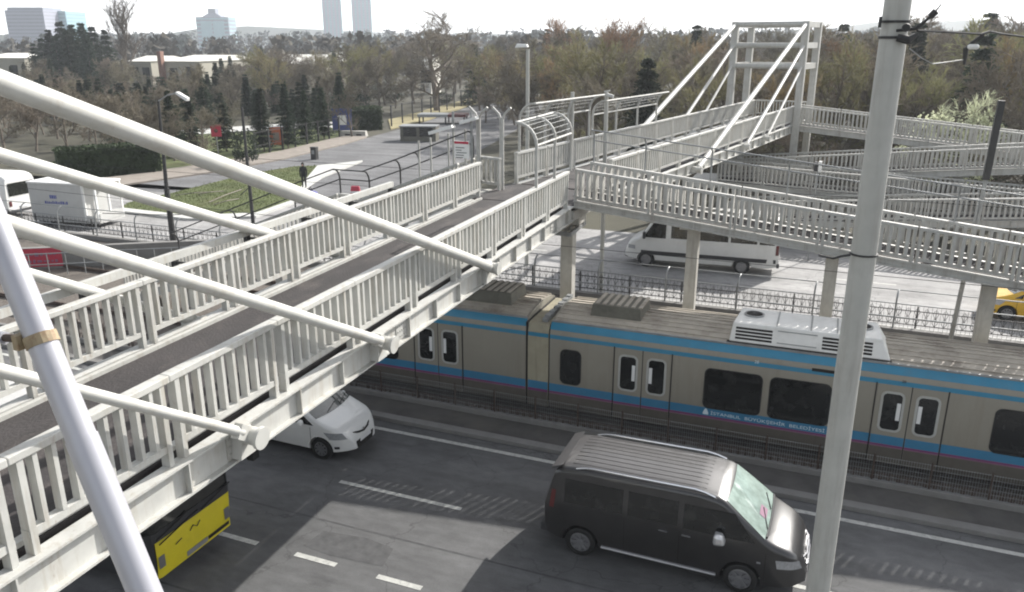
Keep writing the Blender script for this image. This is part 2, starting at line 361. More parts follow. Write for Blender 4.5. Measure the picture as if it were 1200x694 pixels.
# side road, lawn island, pavement
def poly(px, z): return [gz(x, y) for x, y in px]
side = [(-40, 236), (60, 229), (140, 219), (250, 203), (330, 188), (400, 171), (440, 159), (480, 149), (545, 127), (600, 118), (640, 122), (610, 150), (560, 178), (545, 215), (430, 236)]
sp = [gz(*p) for p in side] + [V(-14, 42.4, 0), V(-160, 42.4, 0)]
g = MB(); g.sheet(sp, 0.010)
struct('side_road', g, M['asphalt_side'])
lawn = [(143, 246), (150, 240), (200, 229), (290, 206), (345, 197), (372, 196), (357, 214), (345, 236), (300, 252), (220, 255)]
lp = [gz(*p) for p in lawn]
g = MB(); g.prism(lp, 0, 0.14)
struct('lawn_island', g, M['lawn'])
tip = [(372, 196), (425, 190), (408, 197), (378, 209), (352, 226), (345, 236), (357, 214)]
g = MB(); g.prism([gz(*p) for p in tip], 0, 0.15)
struct('island_kerb_tip', g, M['kerbwhite'])
g = MB(); pts = [gz(143, 246), gz(143, 250), gz(220, 259), gz(300, 256), gz(347, 239), gz(345, 236), gz(300, 252), gz(220, 255)]
g.prism(pts, 0, 0.152); struct('island_kerb', g, M['kerbwhite'])
pav = [(60, 229), (140, 219), (250, 203), (330, 188), (400, 171), (430, 162), (420, 157), (392, 163), (330, 178), (250, 192), (140, 208), (60, 217)]
g = MB(); g.prism([gz(*p) for p in pav], 0, 0.13)
struct('pavement', g, M['pave'])
verge = [(458, 152), (500, 142), (545, 126), (560, 121), (560, 114), (520, 124), (480, 134), (455, 141)]
g = MB(); g.prism([gz(*p) for p in verge], 0, 0.12)
struct('dry_verge', g, M['dry'])
park = [(60, 217), (140, 208), (250, 192), (330, 178), (392, 163), (420, 157), (420, 148), (330, 150), (200, 160), (60, 190)]
g = MB(); g.sheet([gz(*p) for p in park], 0.02)
struct('park_grass', g, M['lawn'])
g = MB(); g.sheet([gz(*p) for p in ((200, 160), (300, 153), (420, 149), (440, 145), (440, 141), (300, 147), (200, 154))], 0.03)
struct('park_path', g, M['kerbwhite'])
# distant hills
g = MB()
def ridge(Y, prof, y2):
    rows = []
    xs = [p[0] for p in prof]
    a = []; b = []; c = []
    for x, h in prof:
        for (lst, yy, hh) in ((a, Y - 250, 0), (b, Y, h), (c, Y + 900, h * .7)): lst.append((x, yy + 40 * math.sin(x * .004), hh))
    g.grid([a, b, c])
prof = []
for i in range(160):
    x = -2600 + i * 26
    h = 26 + 8 * math.sin(x * .0041) + 5 * math.sin(x * .011 + 1) + 2.0 * math.sin(x * .05) + 8 * max(0, min(1, (x + 300) / 700))
    prof.append((x, h))
ridge(1300, prof, 0)
struct('hills', g, M['farpine'], smooth=True)

# ================================================================ RAILINGS
def railing(root, name, P0, P1, h=1.05, bal=0.198, bw=0.05, bd=0.10, post=True, mtl='paint', zbot=0.17, world=True, rails=(0.14, 0.085), split=True, ext=0.0, postdrop=0.12):
    """one panel between two deck points; part with sub-parts top_rail and post"""
    P0 = Vector(P0); P1 = Vector(P1); d = P1 - P0; L = d.length; u = d / L
    hd = Vector((u.x, u.y, 0)).normalized(); sd = Vector((-hd.y, hd.x, 0)); Z = Vector((0, 0, 1))
    m = MB()
    m.bar(P0 + Z * (zbot + .04), P1 + Z * (zbot + .04), 0.10, 0.08)
    n = max(2, int(round(L / bal)))
    for i in range(1, n):
        p = P0 + d * (i / n)
        a = p + Z * (zbot + .075); b = p + Z * (h - rails[1] + .01)
        m.bar(a, b, bd, bw, up=hd)
    loc = not world
    pan = part(name, m, M[mtl], root, local=loc)
    t = MB(); t.bar(P0 - u * ext + Z * (h - rails[1] / 2), P1 + u * ext + Z * (h - rails[1] / 2), rails[0], rails[1])
    sub('top_rail', t, M[mtl], pan, local=loc, bevel=0.012)
    if post:
        for q, s in ((P0, 1), (P1, -1)):
            t = MB(); c = q + hd * (s * 0.045)
            t.bar(c + Z * (-postdrop), c + Z * (h - rails[1] - 0.003), 0.115, 0.07, up=hd)
            sub('post', t, M[mtl], pan, local=loc)
    return pan
def cage(root, name, pts, inward, h=1.75, bend=0.55, mtl='steel', wires=True, world=True, r=0.03, step=0.11, low=0.0):
    """curved-top safety screen along a polyline of base points; inward = horizontal vector the top leans to"""
    inward = Vector(inward).normalized(); Z = Vector((0, 0, 1)); m = MB()
    def arc(p):
        return [p + Z * low, p + Z * (h - bend)] + [p + Z * (h - bend + bend * math.sin(a)) + inward * (bend * (1 - math.cos(a))) for a in [PI / 2 * k / 6 for k in range(1, 7)]]
    arcs = [arc(Vector(p)) for p in pts]
    for a in arcs: m.tube(a, r, 6)
    for i in range(len(arcs) - 1):
        for k in (1, len(arcs[0]) - 1): m.tube([arcs[i][k], arcs[i + 1][k]], r * .8, 6)
    o = part(name, m, M[mtl], root, local=not world)
    if wires:
        w = MB()
        for i in range(len(arcs) - 1):
            A, B = arcs[i], arcs[i + 1]; L = (Vector(pts[i + 1]) - Vector(pts[i])).length
            n = max(2, int(L / step))
            for j in range(1, n):
                t = j / n
                w.tube([A[k].lerp(B[k], t) for k in (1, 3, 5, 7)], 0.005, 3, False)
            for k in (2, 3, 4, 5, 6): w.tube([A[k], B[k]], 0.005, 3, False)
        sub('mesh_infill', w, M['steel'], o, local=not world)
    return o
# ================================================================ NEAR FOOTBRIDGE (local frame along its axis)
ROT = math.atan(0.03)
ba = thing('footbridge', 'white steel footbridge with dark deck and slanting tube stays crossing the foreground', 'footbridge', (-6.44, 0, 0), ROT)
W = 3.08; DZ = 5.45; Y0, Y1 = -1.0, 22.15
m = MB(); m.box(-W + .16, -.14, Y0, Y1, DZ - .14, DZ); part('deck', m, M['deck'], ba)
m = MB()
for x in (-W + .30, -.20):
    m.box(x - .03, x + .03, Y0, Y1, DZ + .002, DZ + .06); m.box(x - .13, x - .032, Y0, Y1, DZ + .002, DZ + .022)
part('edge_strip', m, M['paint2'], ba)
for x, s in ((0.05, 1), (-W - .05, -1)):
    m = MB()
    m.box(x - .012, x + .012, Y0, Y1, DZ - .42, DZ - .04)
    m.box(x - .10, x + .10, Y0, Y1, DZ - .04, DZ - .012); m.box(x - .10, x + .10, Y0, Y1, DZ - .448, DZ - .42)
    y = Y0 + .6
    while y < Y1:
        m.box(x + s * .013, x + s * .095, y - .01, y + .01, DZ - .419, DZ - .041); y += 1.1
    gd = part('girder', m, M['paint'], ba)
    for y in (2.8, 7.15, 11.55, 15.95, 20.35):
        m = MB(); m.box(x + s * .0125, x + s * .026, y - .24, y + .24, DZ - .38, DZ - .08)
        for dy in (-.19, -.11, -.04, .04, .11, .19):
            for dz in (.13, .23, .33): m._lathe(V(x + s * .026, y + dy, DZ - dz), V(s, 0, 0), [(0, .017), (.014, .015)], 6)
        sub('splice_plate', m, M['paint2'], gd)
m = MB()
y = Y0 + .5
while y < Y1:
    m.box(-W + .1, -.1, y - .06, y + .06, DZ - .40, DZ - .145); y += 2.2
part('cross_beam', m, M['paint2'], ba)
y = -1.8 + .1
ys = []
while y < 21.5:
    y2 = min(y + 1.965, 22.15)
    railing(ba, 'railing_panel', (0, y + .07, DZ), (0, y2 - .07, DZ), world=False, ext=.0695, postdrop=.34 if False else .16)
    y += 1.965
y = -.85
while y < 21:
    railing(ba, 'railing_panel', (-W, y + .07, DZ), (-W, y + 1.895, DZ), world=False, ext=.0695)
    y += 1.965
# cable tray outside the far rail
m = MB(); m.bar((-W - .42, -1, 6.55), (-W - .42, 17.9, 6.55), .10, .13)
t_ = part('cable_tray', m, M['paint'], ba)
m = MB()
for k in range(10):
    yy = .7 + k * 1.9
    m.bar((-W - .42, yy, 6.44), (-W + .02, yy, 6.44), .035, .035); m.bar((-W - .42, yy, 6.36), (-W - .42, yy, 6.48), .09, .09, up=(0, 1, 0))
sub('tray_bracket', m, M['steel_dark'], t_)
# mast with stays
m = MB()
for x in (.12, -W - .12):
    for yy in (-.1, -3.4):
        m.box(x - .2, x + .2, yy - .2, yy + .2, 0, 11.3)
part('mast_post', m, M['paint'], ba)
m = MB()
for z in (11.1, 10.2, 9.3):
    for yy in (-.1, -3.4): m.tube([(.08, yy, z), (-W - .08, yy, z)], .13, 12)
    for x in (.12, -W - .12): m.box(x - .1, x + .1, -3.2, -.3, z - .12, z + .12)
part('mast_beam', m, M['paint'], ba)
def stay(root, top, end, r, fork=True, clevis=0.2, mt='tube'):
    top = Vector(top); end = Vector(end); d = (end - top).normalized()
    m = MB(); m.tube([top, end - d * .22], r, 16)
    o = part('stay_tube', m, M[mt], root, smooth=True)
    if fork:
        f = MB()
        sgn = 1
        f.tube([end - d * .30, end - d * .19, end - d * .12], [r * .98, r * 1.15, r * .9], 16)
        f.tube([end + V(-.16, 0, 0), end + V(.15, 0, -.02)], .115, 20)
        f.tube([end + V(.15, 0, -.02), end + V(.20, 0, -.023)], .145, 22)
        f.bar(end - d * .26, end + d * .05, .12, .19)
        sub('stay_clevis', f, M[mt], o, smooth=True)
        f = MB(); f.hexa([(end.x - .22, end.y - .14, DZ - .40), (end.x - .04, end.y - .14, DZ - .40), (end.x - .04, end.y + .14, DZ - .40), (end.x - .22, end.y + .14, DZ - .40),
                          (end.x - .22, end.y - .08, end.z + .12), (end.x - .04, end.y - .08, end.z + .12), (end.x - .04, end.y + .08, end.z + .12), (end.x - .22, end.y + .08, end.z + .12)])
        sub('stay_lug', f, M[mt], o)
    return o
# near-side stays end in clevises on the girder, far-side ones on the other girder
XS = 0.26
def nearstay(pa, pb, r):
    # both end points lie in the vertical plane x_local = XS
    def onplane(p):
        d = ray(*p); n = Vector((math.cos(ROT), math.sin(ROT), 0)); o = Vector((-6.44, 0, 0)) + n * XS
        t = (o - V(0, 0, H)).dot(n) / d.dot(n); w = V(0, 0, H) + d * t - Vector((-6.44, 0, 0))
        return V(w.x * math.cos(ROT) + w.y * math.sin(ROT), -w.x * math.sin(ROT) + w.y * math.cos(ROT), w.z)
    a, b = onplane(pa), onplane(pb)
    top = b + (a - b) * ((b.y + .1) / (b.y - a.y))
    stay(ba, (XS - .1, top.y, top.z), b, r, True, .20 * r / .1 + .02)
nearstay((0, 94), (575, 313), .105)
nearstay((0, 259), (450, 401), .082)
nearstay((0, 434), (292, 509), .062)
def farstay(pa, pb, r):
    def onplane(p):
        d = ray(*p); n = Vector((math.cos(ROT), math.sin(ROT), 0)); o = Vector((-6.44, 0, 0)) + n * (-W - .26)
        t = (o - V(0, 0, H)).dot(n) / d.dot(n); w = V(0, 0, H) + d * t - Vector((-6.44, 0, 0))
        return V(w.x * math.cos(ROT) + w.y * math.sin(ROT), -w.x * math.sin(ROT) + w.y * math.cos(ROT), w.z)
    a, b = onplane(pa), onplane(pb); dd = (b - a).normalized()
    top = b + (a - b) * ((b.y + .1) / (b.y - a.y)); end = b + dd * ((b.z - 5.35) / -dd.z)
    stay(ba, top, end, r, True, .2)
farstay((0, 182), (300, 270), .10)
farstay((30, 320), (100, 340), .082)
# safety screens on the last panels of the near rail
m0 = cage(ba, 'safety_screen', [(0.04, 18.95, 6.5), (0.04, 20.5, 6.5), (0.04, 22.05, 6.5)], (-1, 0, 0), h=1.6, bend=.55, world=False, r=.04, mtl='paint2')

# ================================================================ JUNCTION, SECOND BRIDGE
ld = thing('bridge_landing', 'junction landing of the footbridges on a square concrete column', 'bridge landing', (-8.6, 23.2, 0))
m = MB(); m.prism([(-10.25, 22.2), (-7.05, 22.2), (-6.95, 24.15), (-6.62, 24.5), (-10.05, 25.2), (-10.25, 25.0)], 5.28, 5.44); part('deck', m, M['deck'], ld, local=False)
m = MB(); m.prism([(-10.3, 22.19), (-6.98, 22.19), (-6.9, 24.2), (-6.6, 24.55), (-10.1, 25.25), (-10.3, 25.0)], 5.0, 5.275); part('girder', m, M['paint2'], ld, local=False)
m = MB(); m.box(-7.68, -7.30, 23.14, 23.52, 0, 4.7); m.box(-7.9, -7.05, 22.95, 23.7, 4.7, 4.998)
part('column', m, M['concrete'], ld, local=False, bevel=.02)
railing(ld, 'railing_panel', (-10.9, 23.98, 5.44), (-9.95, 23.72, 5.44), mtl='paint2')
# tall corner posts with forked tops at the stair gate
for px in ((561, 183), (588, 184)):
    q = gz(px[0], px[1], 6.5); m = MB(); m.tube([V(q.x, q.y, 5.45), V(q.x, q.y, 7.75)], .075, 10)
    gp = part('gate_post', m, M['paint2'], ld, local=False)
    m = MB()
    for s in (-1, 1): m.tube([V(q.x, q.y, 7.6), V(q.x + s * .1, q.y, 7.85), V(q.x + s * .32, q.y, 8.05)], .04, 6)
    sub('fork_arm', m, M['paint2'], gp, local=False)
# inspection bracket hanging at the column head
m = MB()
q = [gz(626, 270, 4.6), gz(668, 275, 4.6), gz(685, 261, 4.6), gz(650, 252, 4.6)]
for i in range(4): m.bar(q[i], q[(i + 1) % 4], .09, .12)
for t in (.2, .4, .6, .8): m.bar(q[0].lerp(q[1], t), q[3].lerp(q[2], t), .05, .05)
for t in (.33, .66): m.bar(q[0].lerp(q[3], t), q[1].lerp(q[2], t), .05, .05)
m.bar(gz(626, 229, 5.9), gz(652, 255, 4.65), .05, .05); m.bar(gz(646, 220, 6.0), gz(684, 262, 4.65), .05, .05)
m.bar(q[2] + V(0, 0, .05), q[2] + V(-.3, -.2, .9), .05, .05)
part('bracket_frame', m, M['steel'], ld, local=False)
# second bridge
RB = -math.atan(.155)
bb = thing('footbridge', 'far cable stayed footbridge leading to the white portal tower', 'footbridge', (-6.62, 24.6, 0), RB)
WB = 3.4; YB = 30.3
m = MB(); m.box(-WB + .16, -.14, 0.1, YB, DZ - .14, DZ); part('deck', m, M['deck'], bb)
for x, s in ((0.05, 1), (-WB - .05, -1)):
    m = MB(); m.box(x - .012, x + .012, 0, YB, DZ - .42, DZ - .04)
    m.box(x - .10, x + .10, 0, YB, DZ - .04, DZ - .012); m.box(x - .10, x + .10, 0, YB, DZ - .448, DZ - .42)
    y = .6
    while y < YB: m.box(x + s * .013, x + s * .095, y - .01, y + .01, DZ - .419, DZ - .041); y += 1.1
    part('girder', m, M['paint'], bb)
for x in (0, -WB):
    y = .1 if x == 0 else 0.0
    while y < YB - 4:
        railing(bb, 'railing_panel', (x, y, DZ), (x, y + 2.1, DZ), world=False, bal=.19)
        y += 2.15
railing(bb, 'railing_panel', (-WB, y, DZ), (-WB, YB, DZ), world=False, bal=.19)
railing(bb, 'railing_panel', (-WB + .1, YB, DZ), (-.1, YB, DZ), world=False, bal=.19)
# tower
TY = 25.7; TY2 = 29.2; XL, XR = -WB - .28, .28
for x in (XL, XR):
    for yy in (TY, TY2):
        m = MB(); m.box(x - .19, x + .19, yy - .17, yy + .17, 0, 11.15)
        part('tower_post', m, M['paint'], bb, bevel=.02)
for z in (11.0, 9.85, 8.7):
    for yy in (TY, TY2):
        m = MB(); m.tube([(XL + .19, yy, z), (XR - .19, yy, z)], .15, 14); part('tower_beam', m, M['paint'], bb, smooth=True)
    for x in (XL, XR):
        m = MB(); m.box(x - .12, x + .12, TY + .172, TY2 - .172, z - .16, z + .16); part('tower_beam', m, M['paint'], bb)
def loc_b(w):
    w = w - V(-6.62, 24.6, 0); c, s = math.cos(RB), math.sin(RB)
    return V(w.x * c + w.y * s, -w.x * s + w.y * c, w.z)
def on_b(px, xl):
    d = ray(*px); n = Vector((math.cos(RB), math.sin(RB), 0)); o = V(-6.62, 24.6, 0) + n * xl
    t = (o - V(0, 0, H)).dot(n) / d.dot(n); return loc_b(V(0, 0, H) + d * t)
for xx, ends in ((XR, ((817, 199), (877, 166), (900, 158))), (XL, ((757, 146), (803, 138), (827, 131)))):
    for z, e, r in zip((10.95, 9.8, 8.65), ends, (.115, .085, .065)):
        p = on_b(e, xx)
        top = V(xx, TY - .17, z); dd = (p - top).normalized()
        if p.z > 5.4: p = p + dd * ((p.z - 5.35) / -dd.z)
        stay(bb, top, p, r, True, .26)
cage(bb, 'safety_screen', [(-WB + .02, y_, 6.5) for y_ in (.2, 2.0, 3.8, 5.6)], (1, 0, 0), h=1.6, bend=.6, world=False, r=.045, mtl='paint2')
cage(bb, 'safety_screen', [(-WB + .02, y_, 6.5) for y_ in (5.9, 8.2, 10.5, 12.8)], (1, 0, 0), h=1.35, bend=.55, world=False, r=.045, mtl='paint2')
# ================================================================ RAMP OVER THE TRACKS (descends to the right)
def ramp(label, A, B, yw, post=2.4, cols=(), mtl='paint2', bal=.205, h=1.05, bw=.085, bd=.24, colw=.42, cagefar=False, gird=.30, colfoot=0.0, zbot=.05):  # default deep balusters and low bottom rail shaped to block sun stripes
    """A,B deck points of the near edge; yw = width in +Y"""
    A = Vector(A); B = Vector(B); d = B - A
    o = thing('access_ramp', label, 'ramp', (A.x, A.y, 0))
    m = MB(); W_ = V(0, yw, 0); zd = V(0, 0, .14)
    m.hexa([A - zd + V(0, .1, 0), B - zd + V(0, .1, 0), B - zd + W_ - V(0, .1, 0), A - zd + W_ - V(0, .1, 0), A + V(0, .1, 0), B + V(0, .1, 0), B + W_ - V(0, .1, 0), A + W_ - V(0, .1, 0)])
    part('deck', m, M['deck'], o, local=False)
    for s, yy in ((-1, -.03), (1, yw + .03)):
        m = MB(); a = A + V(0, yy, -gird / 2 - .02); b = B + V(0, yy, -gird / 2 - .02)
        m.bar(a, b, .03, gird); m.bar(a + V(0, 0, -gird / 2), b + V(0, 0, -gird / 2), .16, .03); m.bar(a + V(0, 0, gird / 2), b + V(0, 0, gird / 2), .16, .03)
        n = int(abs(d.x) / .95)
        for i in range(n): 
            q = a.lerp(b, (i + .5) / n); m.bar(q + V(0, s * .045, -gird / 2 + .02), q + V(0, s * .045, gird / 2 - .02), .02, .06, up=(0, 1, 0))
        part('girder', m, M[mtl], o, local=False)
    n = max(1, int(round(abs(d.x) / post)))
    for yy in (0, yw):
        for i in range(n):
            railing(o, 'railing_panel', A.lerp(B, i / n) + V(0, yy, 0), A.lerp(B, (i + 1) / n - .0006 * 24 / max(1, n)) + V(0, yy, 0), h=h, bal=bal, bw=bw, bd=bd, mtl=mtl, postdrop=.25, zbot=zbot)
    for x in cols:
        t = (x - A.x) / d.x; p = A + d * t
        m = MB(); m.box(x - colw / 2, x + colw / 2, p.y + yw / 2 - colw / 2, p.y + yw / 2 + colw / 2, colfoot, p.z - gird - .1)
        m.box(x - colw * .9, x + colw * .9, p.y + .05, p.y + yw - .05, p.z - gird - .1, p.z - .18)
        part('column', m, M['concrete'], o, local=False, bevel=.015)
    return o
# rail top 6.53 at x=-7, slope -.106 ; near edge Y 22.3
rc = ramp('grey railed ramp descending to the right behind the train, springing from the landing', (-7.0, 22.3, 5.60), (9.0, 22.3, 3.91), 1.55, h=.92, gird=.18,
          cols=(-3.6, .2, 4.05, 7.9), colw=.33)
cage(rc, 'safety_screen', [(x, 23.85, 6.52 - .1057 * (x + 7)) for x in (-6.9, -5.3, -3.35, -1.2, 1.0, 3.1, 5.3, 7.5)], (0, -1, 0), h=1.0, bend=.35, mtl='steel', wires=False, r=.028)
# far switchback ramps
r1 = ramp('topmost of the far switchback ramps, starting at the portal tower', (-2.35, 50.1, 5.44), (16, 50.1, 3.72), 1.7, cols=(4, 10), bal=.22, bd=.12, colw=.45)
r2 = ramp('second highest far switchback ramp, rising to the right below the topmost one', (-6.2, 46.9, 2.62), (16, 46.9, 4.72), 1.7, cols=(-4.6, .6, 6), bal=.22, bd=.12, colw=.45)
r3 = ramp('shaded far ramp sinking to the right behind the lowest switchback', (-6.0, 45.0, 2.75), (16, 45.0, 1.9), 1.5, cols=(0, 8), bal=.22, bd=.12, colw=.4)
r4 = ramp('lowest far switchback ramp, close behind the fence of the far carriageway', (-5.0, 42.9, 1.0), (16, 42.9, 2.75), 1.5, cols=(6,), bal=.22, bd=.12, colw=.4)
m = MB(); m.box(-7.6, -6.0, 44.9, 48.6, 2.35, 2.6)
tag(m.build('ramp_platform', M['paint2'], smooth=False), 'small yellowish turning platform at the left end of the far ramps', 'platform')
# ================================================================ STAIRS to the left of the landing
stx = thing('stairway', 'caged stairway descending left from the bridge landing with curved top screen', 'stairs', (-10.3, 23.3, 0))
def stz(x):   # tread height
    if x > -14.9: return 5.44 - .385 * (-10.9 - x) if x < -10.9 else 5.44
    if x > -16.3: return 3.90
    return 3.90 - .385 * (-16.3 - x)
m = MB(); x = -10.3
while stz(x) > .15 and x > -27:
    m.box(x - .36, x, 22.75, 23.85, stz(x - .2) - .14, stz(x - .2)); x -= .37
part('tread', m, M['concrete'], stx, local=False)
m = MB()
prev = None
for xx in (-10.3, -10.9, -14.9, -16.3, -26):
    p = V(xx, 0, stz(xx) - .22)
    if prev is not None:
        for yy in (22.7, 23.9): m.bar(prev + V(0, yy, 0), p + V(0, yy, 0), .06, .3)
    prev = p
part('stringer', m, M['paint2'], stx, local=False)
for yy in (22.7, 23.9):
    for a, b in ((-10.95, -14.9), (-14.95, -16.25), (-16.3, -21), (-21.05, -25.8)):
        railing(stx, 'railing_panel', (a, yy, stz(a)), (b, yy, stz(b)), mtl='paint2', h=1.0)
cage(stx, 'safety_screen', [(xx, 23.95, stz(xx) + .9) for xx in (-11.0, -13.0, -13.75, -15.0, -16.2, -18.2, -21.0, -24)], (0, -1, 0), h=1.0, bend=.4, mtl='steel_dark', wires=False, r=.03)
for a_, b_ in (((504, 156), (531, 148)), ((540, 144), (559, 138))):
    m = MB(); m.bar(gy(*a_, 23.6), gy(*b_, 23.6), .25, .10); part('sunlit_rail_edge', m, M['white'], stx, local=False)  # white bars stand in for sunlit edges of the cage top rails
m = MB()
for px in (490, 504, 525, 531, 545): q = gy(px, 150, 23.62); m.tube([V(q.x, 23.62, stz(q.x)), V(q.x, 23.62, gy(px, 165 - (px - 490) * .25, 23.62).z)], .035, 6)
part('cage_post', m, M['paint2'], stx, local=False)
m = MB()
for xx in (-13.4, -18.6, -23): m.box(xx - .16, xx + .16, 23.15, 23.47, 0, stz(xx) - .3)
part('column', m, M['concrete'], stx, local=False)
# white notice board with a red head on the stair screen
nb = thing('notice_board', 'white notice board with red heading fixed above the stairway entrance', 'notice board', gy(542, 176, 23.6))
p0, p1, p2, p3 = gy(533, 189, 23.6), gy(550, 186, 23.6), gy(550, 162, 23.6), gy(533, 165, 23.6)
m = MB(); m.box(p0.x, p1.x, 23.58, 23.62, p1.z, p3.z); part('panel', m, M['white'], nb, local=False)
m = MB(); m.box(p0.x + .01, p1.x - .01, 23.572, 23.577, p3.z - .09, p3.z - .01); part('heading', m, M['red'], nb, local=False)
m = MB()
for k, (a, b) in enumerate(((.1, .7), (.1, .5), (.15, .85), (.1, .65), (.1, .6))):
    w = p1.x - p0.x; z = p3.z - .2 - k * .08
    m.box(p0.x + a * w, p0.x + b * w, 23.572, 23.577, z - .022, z)
part('text_lines', m, M['plastic'], nb, local=False)
for xx in (p0.x - .06, p1.x + .06):
    m = MB(); m.tube([(xx, 23.66, 5.2), (xx, 23.66, 7.9)], .045, 8); part('post', m, M['steel'], nb, local=False)
# ================================================================ TRAIN
TRZ = 0.008
tr = thing('light_rail_train', 'two-car beige train with blue stripes and white roof air conditioner standing behind the near road', 'train', (0, 19.34, 0), TRZ)
# local: x along, y 0 = near side, body depth 2.6
def sect():
    pts = [(0.06, .30), (0.0, .45), (0.0, 2.33), (0.015, 2.51), (0.07, 2.69), (0.16, 2.79), (0.45, 2.88), (1.3, 2.95)]
    return pts + [(2.6 - y, z) for y, z in reversed(pts[:-1])]
def extr(m, x0, x1, sec):
    n = len(sec); b = len(m.v)
    m.v += [(x0, y, z) for y, z in sec] + [(x1, y, z) for y, z in sec]
    m.f.append(tuple(b + i for i in range(n))); m.f.append(tuple(b + n + i for i in reversed(range(n))))
    for i in range(n):
        j = (i + 1) % n; m.f.append((b + i, b + n + i, b + n + j, b + j))
LOWZ = .70
secs = sect()
CARS = ((-14.2, -7.36), (-6.66, 16.0))
def strip(m, x0, x1, pts, off):
    """band following the side section, offset outward"""
    rows = []
    for y, z in pts: rows.append([(x0, y - off, z), (x1, y - off, z)])
    m.grid(rows)
doorsR = [(-4.84, -3.36), (1.50, 2.98), (7.8, 9.28)]
doorsL = [(-10.80, -9.30)]
for ci, (a, b) in enumerate(CARS):
    m = MB(); extr(m, a, b, secs)
    body = part('carriage_body', m, M['body_beige'], tr, smooth=True)
    m = MB(); strip(m, a, b, [(.04, 2.605), (.07, 2.69), (.16, 2.795)], .006); sub('roof_stripe', m, M['blue'], body, smooth=True)
    m = MB(); strip(m, a, b, [(0.004, 2.36), (.012, 2.47)], .006); sub('upper_stripe', m, M['blue'], body)
    m = MB(); strip(m, a, b, [(0, .825), (0, 1.05)], .005); sub('lower_stripe', m, M['blue_dark'], body)
    m = MB(); strip(m, a, b, [(0, .78), (0, .82)], .005); sub('magenta_line', m, M['magenta'], body)
    m = MB(); strip(m, a, b, [(0, .75), (0, .777)], .005); sub('pink_line', m, M['pink'], body)
    m = MB(); strip(m, a, b, [(0.06, .30), (0, .45), (0, .747)], .005); sub('lower_panel', m, M['body_low'], body)
    m = MB()
    # roof sheet with ribs
    rows = []
    for y, z in ((.20, 2.815), (.45, 2.885), (.9, 2.925), (1.3, 2.956), (1.7, 2.925), (2.15, 2.885), (2.4, 2.815)): rows.append([(a + .06, y, z), (b - .06, y, z)])
    m.grid(rows)
    for yy, zz in ((.34, 2.865), (.62, 2.905), (.9, 2.93), (1.18, 2.95), (1.46, 2.95), (1.74, 2.93), (2.02, 2.905), (2.3, 2.86)):
        m.box(a + .06, b - .06, yy - .02, yy + .02, zz - .01, zz + .018)
    sub('roof_sheet', m, M['roof'], body)
    for x in ((a + 3.1, a + 6.4, a + 9.5) if ci else (b - 3.3, b - 6.6)):
        pass
    m = MB(); m.box(a + .02, b - .02, .14, .20, 2.79, 2.835); sub('gutter', m, M['blue'] if False else M['steel'], body)
def rrect(x0, x1, z0, z1, r, n=5):
    pts = []
    for cx, cz, a0 in ((x1 - r, z0 + r, -90), (x1 - r, z1 - r, 0), (x0 + r, z1 - r, 90), (x0 + r, z0 + r, 180)):
        for k in range(n + 1):
            t = math.radians(a0 + 90 * k / n); pts.append((cx + r * math.cos(t), cz + r * math.sin(t)))
    return pts
def plate_xz(m, pts, y0, y1):
    """flat prism in the xz plane between y0 (front, smaller) and y1"""
    n = len(pts); b = len(m.v)
    m.v += [(x, y0, z) for x, z in pts] + [(x, y1, z) for x, z in pts]
    m.f.append(tuple(b + i for i in range(n))); m.f.append(tuple(b + n + i for i in reversed(range(n))))
    for i in range(n):
        j = (i + 1) % n; m.f.append((b + j, b + i, b + n + i, b + n + j))
def ring_xz(m, x0, x1, z0, z1, r, w, y0, y1):
    o = rrect(x0 - w, x1 + w, z0 - w, z1 + w, r + w); i_ = rrect(x0, x1, z0, z1, r); n = len(o); b = len(m.v)
    for L_ in (o, i_):
        m.v += [(x, y0, z) for x, z in L_]
    for L_ in (o, i_):
        m.v += [(x, y1, z) for x, z in L_]
    for k in range(n):
        j = (k + 1) % n
        m.f.append((b + k, b + j, b + n + j, b + n + k))
        m.f.append((b + j, b + k, b + 2 * n + k, b + 2 * n + j))
        m.f.append((b + n + k, b + n + j, b + 3 * n + j, b + 3 * n + k))
def door(x0, x1):
    xm = (x0 + x1) / 2
    m = MB(); plate_xz(m, [(x0, .36), (xm - .012, .36), (xm - .012, 2.36), (x0, 2.36)], -.012, .01); plate_xz(m, [(xm + .012, .36), (x1, .36), (x1, 2.36), (xm + .012, 2.36)], -.012, .01)
    d = part('door', m, M['body_beige'], tr)
    m = MB()
    for x in (x0 - .035, x1 + .012): m.box(x, x + .023, -.016, .01, .36, 2.38)
    m.box(xm - .0115, xm + .0115, -.010, .01, .36, 2.36)
    sub('door_seal', m, M['gap'], d)
    for z0_, z1_, mm in ((.825, 1.05, 'blue_dark'), (.78, .82, 'magenta'), (.75, .777, 'pink')):
        m = MB()
        for xa, xb in ((x0 + .004, xm - .016), (xm + .016, x1 - .004)): m.box(xa, xb, -.0155, -.0125, z0_, z1_)
        sub('door_stripe', m, M[mm], d)
    m = MB()
    for xa, xb in ((x0 + .004, xm - .016), (xm + .016, x1 - .004)): m.box(xa, xb, -.0155, -.0125, .37, .747)
    sub('door_kick_panel', m, M['body_low'], d)
    for s, (xa, xb) in enumerate(((x0 + .16, xm - .17), (xm + .17, x1 - .16))):
        m = MB(); plate_xz(m, rrect(xa, xb, 1.22, 2.14, .09), -.018, -.006); w = sub('door_window', m, M['glass'], d)
        m = MB(); ring_xz(m, xa, xb, 1.22, 2.14, .09, .055, -.022, -.008); sub('window_frame', m, M['boxwhite'] if False else M['pole'], d)
        m = MB(); xs_ = (xb - .10) if s == 0 else (xa + .01); m.box(xs_, xs_ + .085, -.024, -.019, 1.48, 1.92); sub('door_notice', m, M['white'], d)
for x0, x1 in doorsR + doorsL: door(x0, x1)
